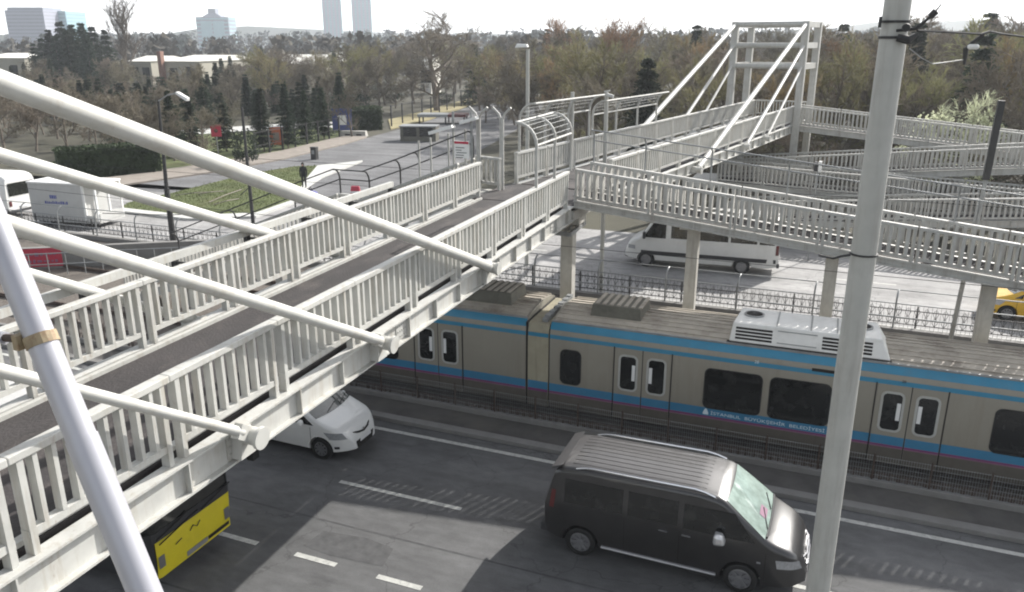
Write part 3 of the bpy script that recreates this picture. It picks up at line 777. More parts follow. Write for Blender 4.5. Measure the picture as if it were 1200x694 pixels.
for x0, x1, z0, z1 in ((-6.33, -5.79, 1.12, 2.08), (-2.47, -1.10, 1.06, 2.12), (-.88, .50, 1.06, 2.12), (4.0, 5.35, 1.06, 2.12), (5.6, 7.0, 1.06, 2.12), (10.2, 11.6, 1.06, 2.12), (-12.6, -11.4, 1.06, 2.12)):
    m = MB(); plate_xz(m, rrect(x0, x1, z0, z1, .13), -.010, .01); w = part('window', m, M['glass'], tr)
    m = MB(); ring_xz(m, x0, x1, z0, z1, .13, .028, -.014, .004); sub('window_rubber', m, M['black'], w)
# gangway between the cars
m = MB(); s2 = [(y + .012 if y < 1.3 else y - .012, min(z, 2.72) if z > 2.6 else z) for y, z in secs]
extr(m, -7.30, -6.70, s2); gw = part('gangway', m, mat('gangway_panel', (0.33, 0.30, 0.215), .6, var=.1, dirt=(.17, .15, .11), damt=.6, streak=True), tr)
m = MB()
for z0, z1, in ((.825, 1.05),): m.box(-7.29, -6.71, .004, .011, z0, z1)
sub('lower_stripe', m, M['blue_dark'], gw)
m = MB(); m.box(-7.29, -6.71, .004, .011, .75, .82); sub('magenta_line', m, M['magenta'], gw)
m = MB(); m.box(-7.29, -6.71, .004, .02, 2.36, 2.47); sub('upper_stripe', m, M['blue'], gw)
m = MB(); m.box(-7.29, -6.71, .003, .011, .31, .747); sub('lower_panel', m, M['body_low'], gw)
m = MB(); m.box(-7.357, -7.303, .02, 2.5, .3, 2.74); m.box(-6.698, -6.664, .05, 2.5, .3, 2.6); sub('gangway_gap', m, M['gap'], gw)
m = MB()
for k in range(12): m.box(-6.95, -6.80, .2 + k * .19, .391 + k * .19, 2.73, 2.84 + .03 * (k % 2))
sub('roof_coupling', m, M['steel'], gw)
# roof equipment
def roofbox(x0, x1, y0, y1, z1, mm='roofbox'):
    m = MB(); m.hexa([(x0, y0, 2.87), (x1, y0, 2.87), (x1, y1, 2.87), (x0, y1, 2.87), (x0 + .04, y0 + .07, z1), (x1 - .04, y0 + .07, z1), (x1 - .04, y1 - .07, z1), (x0 + .04, y1 - .07, z1)])
    b = part('roof_box', m, M[mm], tr, bevel=.02)
    m = MB(); n = int((x1 - x0) / .2)
    for k in range(n): m.box(x0 + .1 + k * .2, x0 + .2 + k * .2, y0 + .12, y1 - .12, z1 + .002, z1 + .03)
    sub('box_ribs', m, M['roof'], b)
    m = MB(); m.box(x0 - .06, x1 + .06, y0 - .05, y0 + .02, 2.84, 2.90); sub('box_foot', m, M['gap'], b)
roofbox(-5.75, -4.35, .7, 1.95, 3.22)
roofbox(-9.55, -8.05, .7, 1.95, 3.24)
roofbox(5.6, 7.4, .75, 1.95, 3.3)
# air conditioner
ax0, ax1, ay0, ay1, az0, az1 = -2.0, 1.72, .26, 1.75, 2.84, 3.32
m = MB(); m.hexa([(ax0, ay0, az0), (ax1, ay0, az0), (ax1, ay1, az0), (ax0, ay1, az0), (ax0 + .06, ay0 + .12, az1), (ax1 - .22, ay0 + .12, az1), (ax1 - .30, ay1 - .1, az1), (ax0 + .16, ay1 - .1, az1)])
ac = part('air_conditioner', m, M['acwhite'], tr, bevel=.03)
def acface(x, t, off):   # point on slanted front face: t 0 bottom,1 top
    return V(x, ay0 + .12 * t - off, az0 + (az1 - az0) * t)
for xa, xb in ((-1.86, -.98), (.18, .62), (.72, 1.30)):
    m = MB()
    for k in range(4):
        t0, t1 = .16 + k * .17, .16 + k * .17 + .11
        m.quad(acface(xa, t0, .004), acface(xb, t0, .004), acface(xb, t1, .004), acface(xa, t1, .004))
    sub('louvre', m, M['gap'], ac)
m = MB()
for a, b in (((-.86, .2), (.06, .2)), ((-.86, .8), (.06, .8))): m.bar(acface(a[0], a[1], .006), acface(b[0], b[1], .006), .012, .02)
sub('access_panel', m, M['steel'], ac)
for cx in (-1.50, 1.06):
    m = MB(); cy = (ay0 + ay1) / 2 + .12
    m._lathe(V(cx, cy, az1 + .002), V(0, 0, 1), [(0, .25), (.035, .25), (.035, .21), (.012, .21)], 24); f_ = sub('fan_ring', m, M['steel'], ac, smooth=True)
    m = MB(); m._lathe(V(cx, cy, az1 + .004), V(0, 0, 1), [(0, .205), (.012, .205)], 24)
    sub('fan_well', m, M['gap'], ac)
    m = MB()
    for k in range(6):
        t = PI * k / 6; m.bar((cx - .2 * math.cos(t), cy - .2 * math.sin(t), az1 + .03 + k * .0008), (cx + .2 * math.cos(t), cy + .2 * math.sin(t), az1 + .03 + k * .0008), .012, .006)
    m._lathe(V(cx, cy, az1 + .028), V(0, 0, 1), [(0, .06), (.015, .06)], 12)
    sub('fan_guard', m, M['steel_dark'], ac)
m = MB()
for xx in (-.9, -.1, .5): m.box(xx - .02, xx + .02, ay0 + .14, ay1 - .12, az1 + .001, az1 + .012)
sub('lid_seam', m, M['steel'], ac)
m = MB(); m.box(ax0 - .05, ax1 + .02, ay0 - .06, ay0 + .05, 2.80, 2.85); sub('unit_foot', m, M['gap'], ac)
m = MB(); m.box(.02 - 0.0, .66, -.012, .03, 2.44, 2.51); part('vent_grille', m, M['gap'], tr)
def text(s, size, m_, root, x, y, z, rot=(PI / 2, 0, 0), width=None, name='lettering', depth=.002, owner=None):
    cu = bpy.data.curves.new(name, 'FONT'); cu.body = s; cu.size = size; cu.extrude = depth
    to = bpy.data.objects.new('tmp', cu); C.objects.link(to)
    bpy.context.view_layer.update()
    me = bpy.data.meshes.new_from_object(to.evaluated_get(bpy.context.evaluated_depsgraph_get()))
    bpy.data.objects.remove(to)
    if width:
        xs = [v.co.x for v in me.vertices]; w = max(xs) - min(xs)
        for v in me.vertices: v.co.x *= width / w
    me.transform(Matrix.Rotation(rot[2], 4, 'Z') @ Matrix.Rotation(rot[0], 4, 'X'))
    me.transform(Matrix.Translation(V(x, y, z)))
    me.materials.clear(); me.materials.append(m_)
    o = bpy.data.objects.new(name, me); C.objects.link(o); o.parent = root
    return o
text('İSTANBUL  BÜYÜKŞEHİR  BELEDİYESİ', .115, M['letterwhite'], tr, -2.28, -.010, .875, width=2.75)
m = MB(); plate_xz(m, [(-2.47, .86), (-2.33, .86), (-2.33, .91), (-2.37, 1.0), (-2.40, 1.03), (-2.43, 1.0), (-2.47, .91)], -.010, -.006); part('emblem', m, M['letterwhite'], tr)
text('28', .11, M['letterwhite'], tr, -1.32, -.002, 2.44, name='car_number')
text('28', .09, M['plastic'], tr, 2.0, -.002, 2.445, name='car_number')
m = MB()
for x in (-13, -11.5, -9.6, -4.2, -2.3, 3.8, 5.7, 10, 12):
    for yy in (.55, 2.0): m._lathe(V(x, yy, .42), V(0, 1, 0), [(0, .36), (.12, .36)], 18)
part('wheel', m, M['rustbar'], tr)
m = MB(); m.box(-13.8, 15, .3, 2.3, .25, .32); part('underframe', m, M['gap'], tr)
# ================================================================ TRACKSIDE FENCES
def meshfence(name, label, x0, x1, y, z0, h, post, step, mm='steel_dark', wire=.006, rails=True, pr=.022):
    o = thing(name, label, 'fence', (x0, y, 0))
    m = MB(); x = x0
    while x <= x1:
        m.tube([(x, y, z0 - .1), (x, y, z0 + h + .05)], pr, 6); x += post
    part('posts', m, M['rustbar'], o, local=False)
    m = MB(); x = x0 + step
    while x < x1:
        m.tube([(x, y + .004 * math.sin(x * 3), z0), (x, y, z0 + h)], wire, 3, False); x += step
    k = 0
    while k * .12 < h:
        m.tube([(x0, y, z0 + k * .12), (x1, y, z0 + k * .12)], wire, 3, False); k += 1
    part('wire_mesh', m, M[mm], o, local=False)
    return o
meshfence('mesh_fence', 'low rusty mesh fence on the kerb plinth directly in front of the train', -26, 14, 18.57, .26, .62, 1.2, .055, 'steel', .0045)
m = MB(); x = -26.0
while x < 14:
    if random.random() < .85: m.box(x, x + random.uniform(.05, .11), 18.60, 18.64, .261, .36 + .05 * random.random())
    x += .19
m.box(-26, 14, 18.605, 18.635, .40, .42)
tag(m.build('fence_grating', M['rustbar']), 'dark rusty grating strip along the foot of the train, behind the low mesh fence', 'grating')
fo = thing('curved_top_fence', 'steel fence with curved post tops between the far track and the far carriageway', 'fence', (-45, 30.35, 0))
m = MB()
xs = [-11.2 + 2.75 * k for k in range(-13, 14)]
for x in xs:
    p = V(x, 30.35, .2)
    pp = [p, p + V(0, 0, .95)] + [p + V(.0, 0, .95) + V(.05 * (1 - math.cos(a)), .32 * (1 - math.cos(a)), .4 * math.sin(a)) for a in [PI / 2 * k / 5 for k in range(1, 6)]]
    m.tube(pp, .035, 6)
part('posts', m, M['steel'], fo, local=False)
m = MB()
for z, yy in ((.62, 0), (1.13, 0), (1.55, .32)):
    m.tube([(xs[0], 30.35 + yy, z), (xs[-1], 30.35 + yy, z)], .022 if z != .62 else .03, 6)
part('rail', m, M['steel'], fo, local=False)
m = MB(); x = xs[0]
while x < xs[-1]:
    m.tube([(x, 30.35, .25), (x, 30.35, 1.13)], .005, 3, False); x += .14
part('wire_mesh', m, M['steel_dark'], fo, local=False)
of = thing('ornamental_fence', 'low ornamental wrought iron fence on the pale kerb of the far carriageway', 'fence', (-45, 30.65, 0))
m = MB(); x = -45.0
while x < 25: m.bar((x, 30.66, .16), (x, 30.66, 1.0), .05, .05, up=(1, 0, 0)); x += 2.1
part('posts', m, M['steel_dark'], of, local=False)
m = MB()
m.bar((-45, 30.66, .30), (25, 30.66, .30), .025, .03); m.bar((-45, 30.66, .82), (25, 30.66, .82), .025, .03)
x = -45.0
while x < 25:
    for s in (-1, 1):
        m.tube([(x, 30.66, .3), (x + s * .09, 30.66, .45), (x + s * .02, 30.66, .62), (x + s * .09, 30.66, .78), (x + s * .04, 30.66, .9)], .009, 4, False)
    m.tube([(x, 30.66, .3), (x, 30.66, .95)], .008, 4, False)
    x += .30
part('scrollwork', m, M['steel_dark'], of, local=False)
# retaining wall with red banner on the left
wl = thing('concrete_wall', 'low grey concrete wall left beyond the bridge carrying a steel handrail', 'wall', (-36, 26.5, 0))
m = MB()
A_, B_ = gz(-20, 318), gz(262, 304)
m.bar(A_ + V(0, 0, .5), B_ + V(0, 0, .5), .3, 1.0); part('wall_body', m, M['kerb'], wl, local=False)
m = MB()
n = 14
for k in range(n + 1):
    p = A_.lerp(B_, k / n) + V(.3, -1.4, 0); m.tube([p, p + V(0, 0, 1.0)], .025, 6)
for z in (.5, 1.0): m.tube([A_ + V(.3, -1.4, z), B_ + V(.3, -1.4, z)], .025, 6)
part('handrail', m, M['steel'], wl, local=False)
bn = thing('banner', 'red banner with white lettering tied to the wall below the white coach', 'banner', gz(45, 300))
d_ = (B_ - A_).normalized(); nrm = V(d_.y, -d_.x, 0)
c0 = gz(28, 300, 0.6); t_ = (c0 - A_).dot(d_); c0 = A_ + d_ * t_ + nrm * .17; c0.z = 0
m = MB(); m.hexa([c0 + V(0, 0, .12), c0 + d_ * 1.7 + V(0, 0, .12), c0 + d_ * 1.7 - nrm * .01 + V(0, 0, .12), c0 - nrm * .01 + V(0, 0, .12), c0 + V(0, 0, .98), c0 + d_ * 1.7 + V(0, 0, .98), c0 + d_ * 1.7 - nrm * .01 + V(0, 0, .98), c0 - nrm * .01 + V(0, 0, .98)])
part('cloth', m, M['red'], bn, local=False)
m = MB()
for row, z in enumerate((.62, .30)):
    x = .2
    while x < 1.45:
        w = random.uniform(.08, .2); p = c0 + d_ * x + nrm * .012
        m.bar(p + V(0, 0, z + .08), p + d_ * w + V(0, 0, z + .08), .004, random.uniform(.05, .18)); x += w + .07
part('lettering', m, M['pink'], bn, local=False)
# ================================================================ POLES
def pole(label, base, top, r0, r1, m_, name='lamp_post', cat='pole', n=16):
    o = thing(name, label, cat, base)
    m = MB(); m.tube([base, top], [r0, r1], n); part('shaft', m, m_, o, local=False, smooth=True)
    return o
bp = pole('thick grey steel pole with a cable clamp, right of centre before the train', V(.335, 8, 0), V(.335, 8, 11.5), .128, .108, M['pole'], 'steel_pole')
# clamp and cables
zc = gy(1040, 30, 8).z
m = MB()
m._lathe(V(.335, 8, zc - .11), V(0, 0, 1), [(0, .112), (0, .122), (.022, .122), (.022, .112)], 20); m._lathe(V(.335, 8, zc + .02), V(0, 0, 1), [(0, .112), (0, .122), (.02, .122), (.02, .112)], 20)
m.box(.2, .225, 7.86, 7.9, zc - .02, zc + .07)
m.tube([V(.36, 7.87, zc - .10), V(.45, 7.87, zc - .12), V(.50, 7.9, zc - .08)], [.03, .04, .02], 8); m._lathe(V(.42, 7.86, zc - .02), V(0, -1, 0), [(0, .035), (.04, .03)], 12)
part('cable_clamp', m, M['steel_dark'], bp, local=False)
arm = MB(); a0 = gy(1050, 36, 7.9); arm.tube([a0, gy(1073, 34, 7.9), gy(1090, 20, 7.9)], .014, 6); arm.tube([gy(1090, 20, 7.9), gy(1097, 13, 7.9)], .028, 8); arm.tube([gy(1097, 13, 7.9), gy(1103, 5, 7.9)], .006, 6)
part('insulator_arm', arm, M['steel_dark'], bp, local=False)
zc2 = gy(985, 296, 8).z
m = MB(); m._lathe(V(.335, 8, zc2), V(0, 0, 1), [(0, .120), (0, .128), (.016, .128), (.016, .120)], 20)
m.tube([V(.22, 7.9, zc2 + .01), V(.14, 7.9, zc2 - .01), V(.08, 7.95, zc2 - .05), V(-.05, 8.1, zc2 - .07)], .012, 6)
part('cable_tie', m, M['steel_dark'], bp, local=False)
ca = MB()
pts = [gy(1075, 36, 7.9), gy(1110, 37.5, 8.2), gy(1150, 40, 8.6), gy(1160, 37, 8.7), gy(1175, 40, 8.9), gy(1200, 43, 9.2), gy(1400, 55, 12)]
ca.tube(pts, .011, 6)
tag(ca.build('overhead_cable', M['steel_dark']), 'dark overhead cable running right from the clamp of the thick grey pole', 'cable')
hl = thing('hanging_lantern', 'small dark lantern with white glass drooping from the overhead cable', 'lantern', gy(1153, 40, 8.62))
m = MB(); m.tube([gy(1153, 40, 8.62), gy(1140, 50, 8.6), gy(1132, 58, 8.6)], [.012, .02, .02], 6); m.tube([gy(1132, 56, 8.6), gy(1130, 76, 8.6)], [.025, .012], 8)
part('bracket', m, M['steel_dark'], hl, local=False)
m = MB(); c = gy(1141, 55, 8.58); m._lathe(c, V(1, 0, 0), [(-.05, .01), (-.035, .024), (.03, .024), (.045, .01)], 10); part('glass', m, M['white'], hl, local=False)
ca = MB(); ca.tube([gy(1130, 70, 8.6), gy(1110, 73, 8.5), gy(1093, 75, 8.4), gy(1080, 68, 8.3), gy(1066, 57, 8.2)], .005, 5)
tag(ca.build('loose_wire', M['steel']), 'thin pale loose wire hanging in a curve below the lantern', 'wire')
# leaning white tube in the left foreground
P_a = V(0, 0, H) + ray(-38, 187) * 4.2; P_b = V(0, 0, H) + ray(177, 712) * 4.2
dd = (P_b - P_a).normalized(); foot = P_b + dd * (P_b.z / -dd.z); topp = P_a - dd * .6
lp_ = thing('leaning_pole', 'leaning white steel pole with rusty clamp band in the left foreground', 'pole', foot)
m = MB(); k0 = (P_a.lerp(P_b, .80))
m.tube([topp, P_a.lerp(P_b, .62)], .075, 20); part('shaft', m, M['polewhite'], lp_, local=False, smooth=True)
m = MB(); m.tube([P_a.lerp(P_b, .62), foot], [.081, .09], 20); sub('lower_sleeve', m, M['polewhite'], lp_.children[0], local=False, smooth=True)
cb = V(0, 0, H) + ray(47, 399) * 4.2
t_ = (cb - P_a).dot(dd); cb = P_a + dd * t_
m = MB(); m.tube([cb - dd * .03, cb + dd * .03], .083, 20); m.box(cb.x - .10, cb.x - .06, cb.y - .09, cb.y - .03, cb.z - .04, cb.z + .04); part('clamp_band', m, M['rust'], lp_, local=False)
m = MB(); e1 = V(0, 0, H) + ray(6, 396) * 4.3; e0 = cb + (e1 - cb).normalized() * .09
m.tube([e0, e1], .022, 10); part('clamp_bar', m, M['rustbar'], lp_, local=False)
m = MB(); e2 = e1 + (e1 - e0).normalized() * .6; m.tube([e1, e2], .034, 12); part('bracket_tube', m, M['polewhite'], lp_, local=False)
# street lamps
b1 = gz(205, 296); h1 = 7.35
sl = thing('street_lamp', 'dark steel street lamp with a single curved arm beside the box truck', 'street lamp', b1)
m = MB(); m.tube([b1, b1 + V(0, 0, 3.2)], [.16, .13], 12); m.tube([b1 + V(0, 0, 3.2), b1 + V(0, .2, h1)], [.10, .06], 12); part('shaft', m, M['steel_dark'], sl, local=False)
m = MB(); a = b1 + V(0, .2, h1); m.tube([a, a + V(.5, .1, .28), a + V(1.05, .2, .40)], .035, 8); part('arm', m, M['steel'], sl, local=False)
m = MB(); e = a + V(1.05, .2, .40); m.hexa([e + V(-.05, -.13, -.06), e + V(.55, -.13, -.38), e + V(.55, .13, -.38), e + V(-.05, .13, -.06), e + V(-.02, -.13, .06), e + V(.6, -.11, -.22), e + V(.6, .11, -.22), e + V(-.02, .13, .06)])
part('lamp_head', m, M['white'], sl, local=False, bevel=.03)
m = MB()
for q in (gz(120, 250, 2.2), gz(262, 248, 2.2)): m.tube([b1 + V(0, 0, 1.9), q], .02, 5)
sub('guy_wire', m, M['steel_dark'], sl.children[0], local=False)
b2 = gz(297, 264)
o = thing('lamp_post', 'slim dark bare pole standing on the lawn edge, no lamp in view', 'pole', b2)
m = MB(); m.tube([b2, b2 + V(0, 0, 6.6)], [.11, .07], 10); part('shaft', m, M['steel_dark'], o, local=False)
m = MB(); m.tube([b2 + V(0, 0, 2.2), b2 + V(-.7, 0, 1.7)], .025, 6); part('bracket', m, M['steel_dark'], o, local=False)
b3 = gy(618, 150, 34); b3.z = 0; top3 = gy(618, 58, 34)
o = thing('street_lamp', 'slim pale street lamp with flat white head rising behind the landing screens', 'street lamp', b3)
m = MB(); m.tube([b3, V(b3.x, 34, top3.z)], [.10, .075], 10); part('shaft', m, M['pole'], o, local=False)
m = MB(); c = V(b3.x - .28, 34, top3.z + .15); m.hexa([c + V(-.28, -.16, -.08), c + V(.3, -.12, -.06), c + V(.3, .12, -.06), c + V(-.28, .16, -.08), c + V(-.2, -.1, .08), c + V(.26, -.08, .06), c + V(.26, .08, .06), c + V(-.2, .1, .08)]); part('lamp_head', m, M['white'], o, local=False, bevel=.03)
b4 = gy(711, 150, 31); t4 = gy(711, 108, 31); b4.z = 0
o = thing('camera_pole', 'grey pole with small surveillance camera beside the far bridge screen', 'pole', b4)
m = MB(); m.tube([b4, t4], [.09, .075], 10); part('shaft', m, M['pole'], o, local=False)
m = MB(); m.bar(t4 + V(-.1, 0, .02), t4 + V(.12, 0, .06), .05, .05); m.bar(t4 + V(.02, -.1, -.08), t4 + V(.30, -.1, -.16), .12, .11); part('camera_head', m, M['boxwhite'], o, local=False)
b5 = gy(671, 150, 29); t5 = gy(671, 108, 29); b5.z = 0
o = pole('plain short grey pole between the landing screens', b5, t5, .08, .07, M['pole'], 'steel_pole')
b6 = V(4.1, 26, 0); t6 = gy(1174, 118, 26)
o = thing('catenary_mast', 'dark steel mast standing before the far ramps near the right edge', 'mast', b6)
m = MB(); m.bar(b6 + V(-.12, 0, 6.3), V(t6.x, 26, t6.z), .17, .17, up=(0, 1, 0)); part('shaft_head', m, M['steel_dark'], o, local=False)
m = MB(); m.tube([b6 + V(-.35, 0, 0), b6 + V(-.12, 0, 6.3)], [.07, .06], 8); m.bar(b6 + V(-.26, -.1, 4.9), b6 + V(-.22, -.1, 5.6), .05, .05, up=(0, 1, 0)); part('shaft', m, M['steel'], o, local=False)
wr = MB()
wr.tube([V(-60, 20.65, 5.35), V(-10.4, 20.65, 4.6), V(40, 20.65, 4.65)], .008, 5); wr.tube([V(-60, 26.3, 4.75), V(40, 26.3, 4.75)], .008, 5); wr.tube([V(-60, 26.3, 5.6), V(4, 26.3, 5.5), V(40, 26.3, 5.6)], .008, 5)
tag(wr.build('contact_wire', M['steel_dark']), 'thin dark contact wires strung over the tram tracks under the bridge', 'wire')
# round sign on ramp post
o = thing('signal_post', 'thin post with small white topped dark sign box in front of the far ramps', 'sign', V(-.6, 40, 0))
p = gy(959, 198, 40); q = gy(958, 225, 40)
m = MB(); m.tube([V(p.x, 40, 0), V(p.x, 40, p.z)], .035, 8); part('post', m, M['steel'], o, local=False)
m = MB(); m.box(p.x - .2, p.x - .02, 39.85, 40.05, p.z - .1, p.z + .32); part('box', m, M['plastic'], o, local=False)
m = MB(); m.box(p.x + .0, p.x + .14, 39.83, 40.05, p.z - .12, p.z + .36); part('face', m, M['white'], o, local=False)
# ================================================================ VEHICLES
def interp(tab, x):
    if x <= tab[0][0]: return tab[0][1]
    for (a, va), (b, vb) in zip(tab, tab[1:]):
        if x <= b:
            t = (x - a) / (b - a); return va + (vb - va) * t
    return tab[-1][1]
def smooth_tab(tab, L, w):
    xs = [L * i / 200 for i in range(201)]
    raw = [interp(tab, x) for x in xs]; k = max(1, int(w / L * 200))
    out = []
    for i in range(201):
        kk = min(k, i, 200 - i); out.append(sum(raw[i - kk:i + kk + 1]) / (2 * kk + 1))
    return list(zip(xs, out))
class Body:
    def __init__(s, L, zt, zb, hw, belt, tum, r=.12, crown=.03, sm=.12):
        s.L = L; s.zt = smooth_tab(zt, L, sm); s.zb = smooth_tab(zb, L, .06); s.hw = smooth_tab(hw, L, .1); s.belt = belt; s.tum = tum; s.r = r; s.crown = crown
        s.zmax = max(v for _, v in zt)
    def side(s, x, z):
        h = interp(s.hw, x); zb = interp(s.zb, x)
        if z > s.belt: f = 1 - s.tum * ((z - s.belt) / (s.zmax - s.belt)) ** 1.25
        else:
            t = (s.belt - z) / max(.05, s.belt - zb); f = 1 - .05 * t ** 2.5
        return h * f
    def rad(s, x): return min(s.r, (interp(s.zt, x) - interp(s.zb, x)) * .3)
    def top(s, x, y):
        zt = interp(s.zt, x); r = s.rad(x); ye = s.side(x, zt - r); yc = max(.05, ye - r)
        if abs(y) <= yc: return zt + s.crown * (1 - (y / yc) ** 2)
        t = min(1, (abs(y) - yc) / r); return zt - r + r * math.sqrt(max(0, 1 - t * t))
    def section(s, x, ns=9, nc=6, nt=6):
        zb, zt = interp(s.zb, x), interp(s.zt, x); r = s.rad(x); pts = []
        yb = s.side(x, zb)
        pts.append((0, zb)); pts.append((yb * .93, zb))
        z0 = zb + .03
        for i in range(ns):
            z = z0 + (zt - r - z0) * i / (ns - 1); pts.append((s.side(x, z), z))
        ye = s.side(x, zt - r); yc = ye - r
        for i in range(1, nc + 1):
            a = PI / 2 * i / nc; pts.append((yc + r * math.cos(a), zt - r + r * math.sin(a)))
        for i in range(1, nt + 1):
            y = yc * (1 - i / nt); pts.append((y, zt + s.crown * (1 - (y / yc) ** 2)))
        return pts
    def mesh(s, N=70):
        m = MB(); rows = []
        for i in range(N + 1):
            t = i / N; x = s.L * (t - .02 * math.sin(2 * PI * t)); x = max(.0, min(s.L, x)); p = s.section(x)
            ring = [(x, y, z) for y, z in p] + [(x, -y, z) for y, z in reversed(p[1:-1])]
            rows.append(ring + [ring[0]])
        m.grid(rows)
        n = len(rows[0])
        m.f.append(tuple(reversed(range(0, n - 1)))); b = N * n; m.f.append(tuple(b + i for i in range(n - 1)))
        return m
    def pside(s, rows, sg, off=.008, nx=10):
        m = MB(); g = []
        for z, x0, x1 in rows:
            g.append([(x0 + (x1 - x0) * i / nx, sg * (s.side(x0 + (x1 - x0) * i / nx, z) + off), z) for i in range(nx + 1)])
        m.grid(g if sg < 0 else [list(reversed(r_)) for r_ in g]); return m
    def ptop(s, x0, x1, fr0, fr1, off=.008, nx=14, ny=10, bow=0.0):
        m = MB(); g = []
        for i in range(nx + 1):
            t = i / nx; fr = fr0 + (fr1 - fr0) * t; row = []
            for j in range(ny + 1):
                u = -1 + 2 * j / ny; x = x0 + (x1 - x0) * t - bow * u * u
                zt = interp(s.zt, x); yc = s.side(x, zt - s.rad(x)); y = u * fr * yc
                # outward offset along the slope
                dz = (s.top(x + .02, y) - s.top(x - .02, y)) / .04; n = Vector((-dz, 0, 1)).normalized() * off
                row.append((x + n.x, y, s.top(x, y) + n.z))
            g.append(row)
        m.grid(g); return m
    def arches(s, ob, xs, r, zc):
        bm = bmesh.new()
        for x in xs:
            for sg in (-1, 1):
                mt = Matrix.Translation((x, sg * (interp(s.hw, x) - .10), zc)) @ Matrix.Rotation(PI / 2, 4, 'X')
                bmesh.ops.create_cone(bm, cap_ends=True, segments=32, radius1=r, radius2=r, depth=.44, matrix=mt)
        me = bpy.data.meshes.new('cut'); bm.to_mesh(me); bm.free(); co = bpy.data.objects.new('cut', me); C.objects.link(co)
        md = ob.modifiers.new('b', 'BOOLEAN'); md.operation = 'DIFFERENCE'; md.object = co; md.solver = 'EXACT'
        par = ob.parent; ob.parent = None
        bpy.context.view_layer.update()
        nm = bpy.data.meshes.new_from_object(ob.evaluated_get(bpy.context.evaluated_depsgraph_get()))
        ob.modifiers.clear(); ob.data = nm; ob.parent = par
        bpy.data.objects.remove(co)
        nm.polygons.foreach_set('use_smooth', [True] * len(nm.polygons)); nm.set_sharp_from_angle(angle=math.radians(35))
def wheel(root, x, y, r, w, sg, spokes=7, mt='alu', rimr=.64, fx=0):
    m = MB(); ax = V(0, sg, 0); c = V(x, y, r)
    m._lathe(c - ax * w, ax, [(0, r * .86), (.02, r * .97), (w * .3, r), (w * .75, r), (w - .01, r * .95), (w + .004, r * .86), (w + .004, r * rimr + .01), (w * .8, r * rimr)], 32)
    wh = part('wheel', m, M['black'], root, smooth=True)
    m = MB(); m._lathe(c, ax, [(-.06, r * rimr), (-.004, r * rimr), (.0, r * rimr * .9), (-.04, r * rimr * .86)], 28)
    for k in range(spokes):
        a = 2 * PI * k / spokes; d = V(math.cos(a), 0, math.sin(a)); m.bar(c - ax * .025 + d * .04, c - ax * .012 + d * r * rimr * .92, .055, .03, up=ax)
    m._lathe(c - ax * .03, ax, [(0, .07), (.03, .06), (.035, .03)], 14)
    sub('rim', m, M[mt], wh, smooth=True)
    m = MB(); m._lathe(c - ax * .058, ax, [(0, r * rimr * .9), (.012, r * rimr * .9)], 24); sub('hub_back', m, M['black'], wh)
def vehicle(name, label, cat, B, loc, rz, paint, group=None):
    o = thing(name, label, cat, loc, rz, group)
    b = part('body', B.mesh(), M[paint], o, smooth=True, fix=True)
    return o, b
def tf(o, *names): pass
# ---------------- black van (x local 0 rear .. L front)
def shift(o, L):
    for ch in o.children_recursive:
        pass
L = 5.08
B = Body(L, [(0, 1.15), (.05, 1.30), (.17, 1.80), (.30, 1.88), (.75, 1.92), (3.05, 1.93), (3.42, 1.88), (3.55, 1.83), (4.32, 1.24), (4.46, 1.16), (4.80, 1.02), (4.99, .86), (5.08, .62)],
         [(0, .36), (.3, .27), (4.7, .24), (5.08, .34)], [(0, .88), (.3, .93), (3.8, .94), (4.5, .91), (4.85, .82), (5.08, .60)], 1.12, .13, r=.13, crown=.035, sm=.06)
van, vb = vehicle('black_van', 'black passenger van with roof rails and greenish windscreen driving on the near road', 'van', B, (-4.74, 14.45, 0), 0.0, 'vanpaint')
B.arches(vb, (.78, 3.93), .375, .33)
for x in (.78, 3.93):
    for sg in (-1, 1): wheel(van, x, sg * .93, .325, .22, sg, 8)
sub('roof_skin', B.ptop(.32, 3.38, .97, .95, .006, 20, 12), M['vanroof'], vb, smooth=True)
for k in range(-4, 5):
    y = k * .155; m = MB()
    for i in range(14):
        xa, xb = .5 + i * .19, .5 + (i + 1) * .19
        m.bar((xa, y, B.top(xa, y) + .008), (xb, y, B.top(xb, y) + .008), .016, .006)
    sub('roof_rib', m, M['vangroove'], vb)
ws = part('windscreen', B.ptop(3.59, 4.33, .86, .93, .010, 14, 12, bow=.03), M['windscreen'], van, smooth=True)
m = MB(); a = [(4.36 - .03 * u * u, u * .80, B.top(4.36 - .03 * u * u, u * .8) + .02) for u in (-1, -.5, 0, .5, 1)]
m.tube(a, .022, 6); sub('cowl', m, M['plastic'], ws)
m = MB()
for y0, y1 in ((-.55, .0), (.15, .62)): m.tube([(4.32, y0, B.top(4.32, y0) + .03), (4.19, y1, B.top(4.19, y1) + .025)], .009, 5)
sub('wiper', m, M['black'], ws)
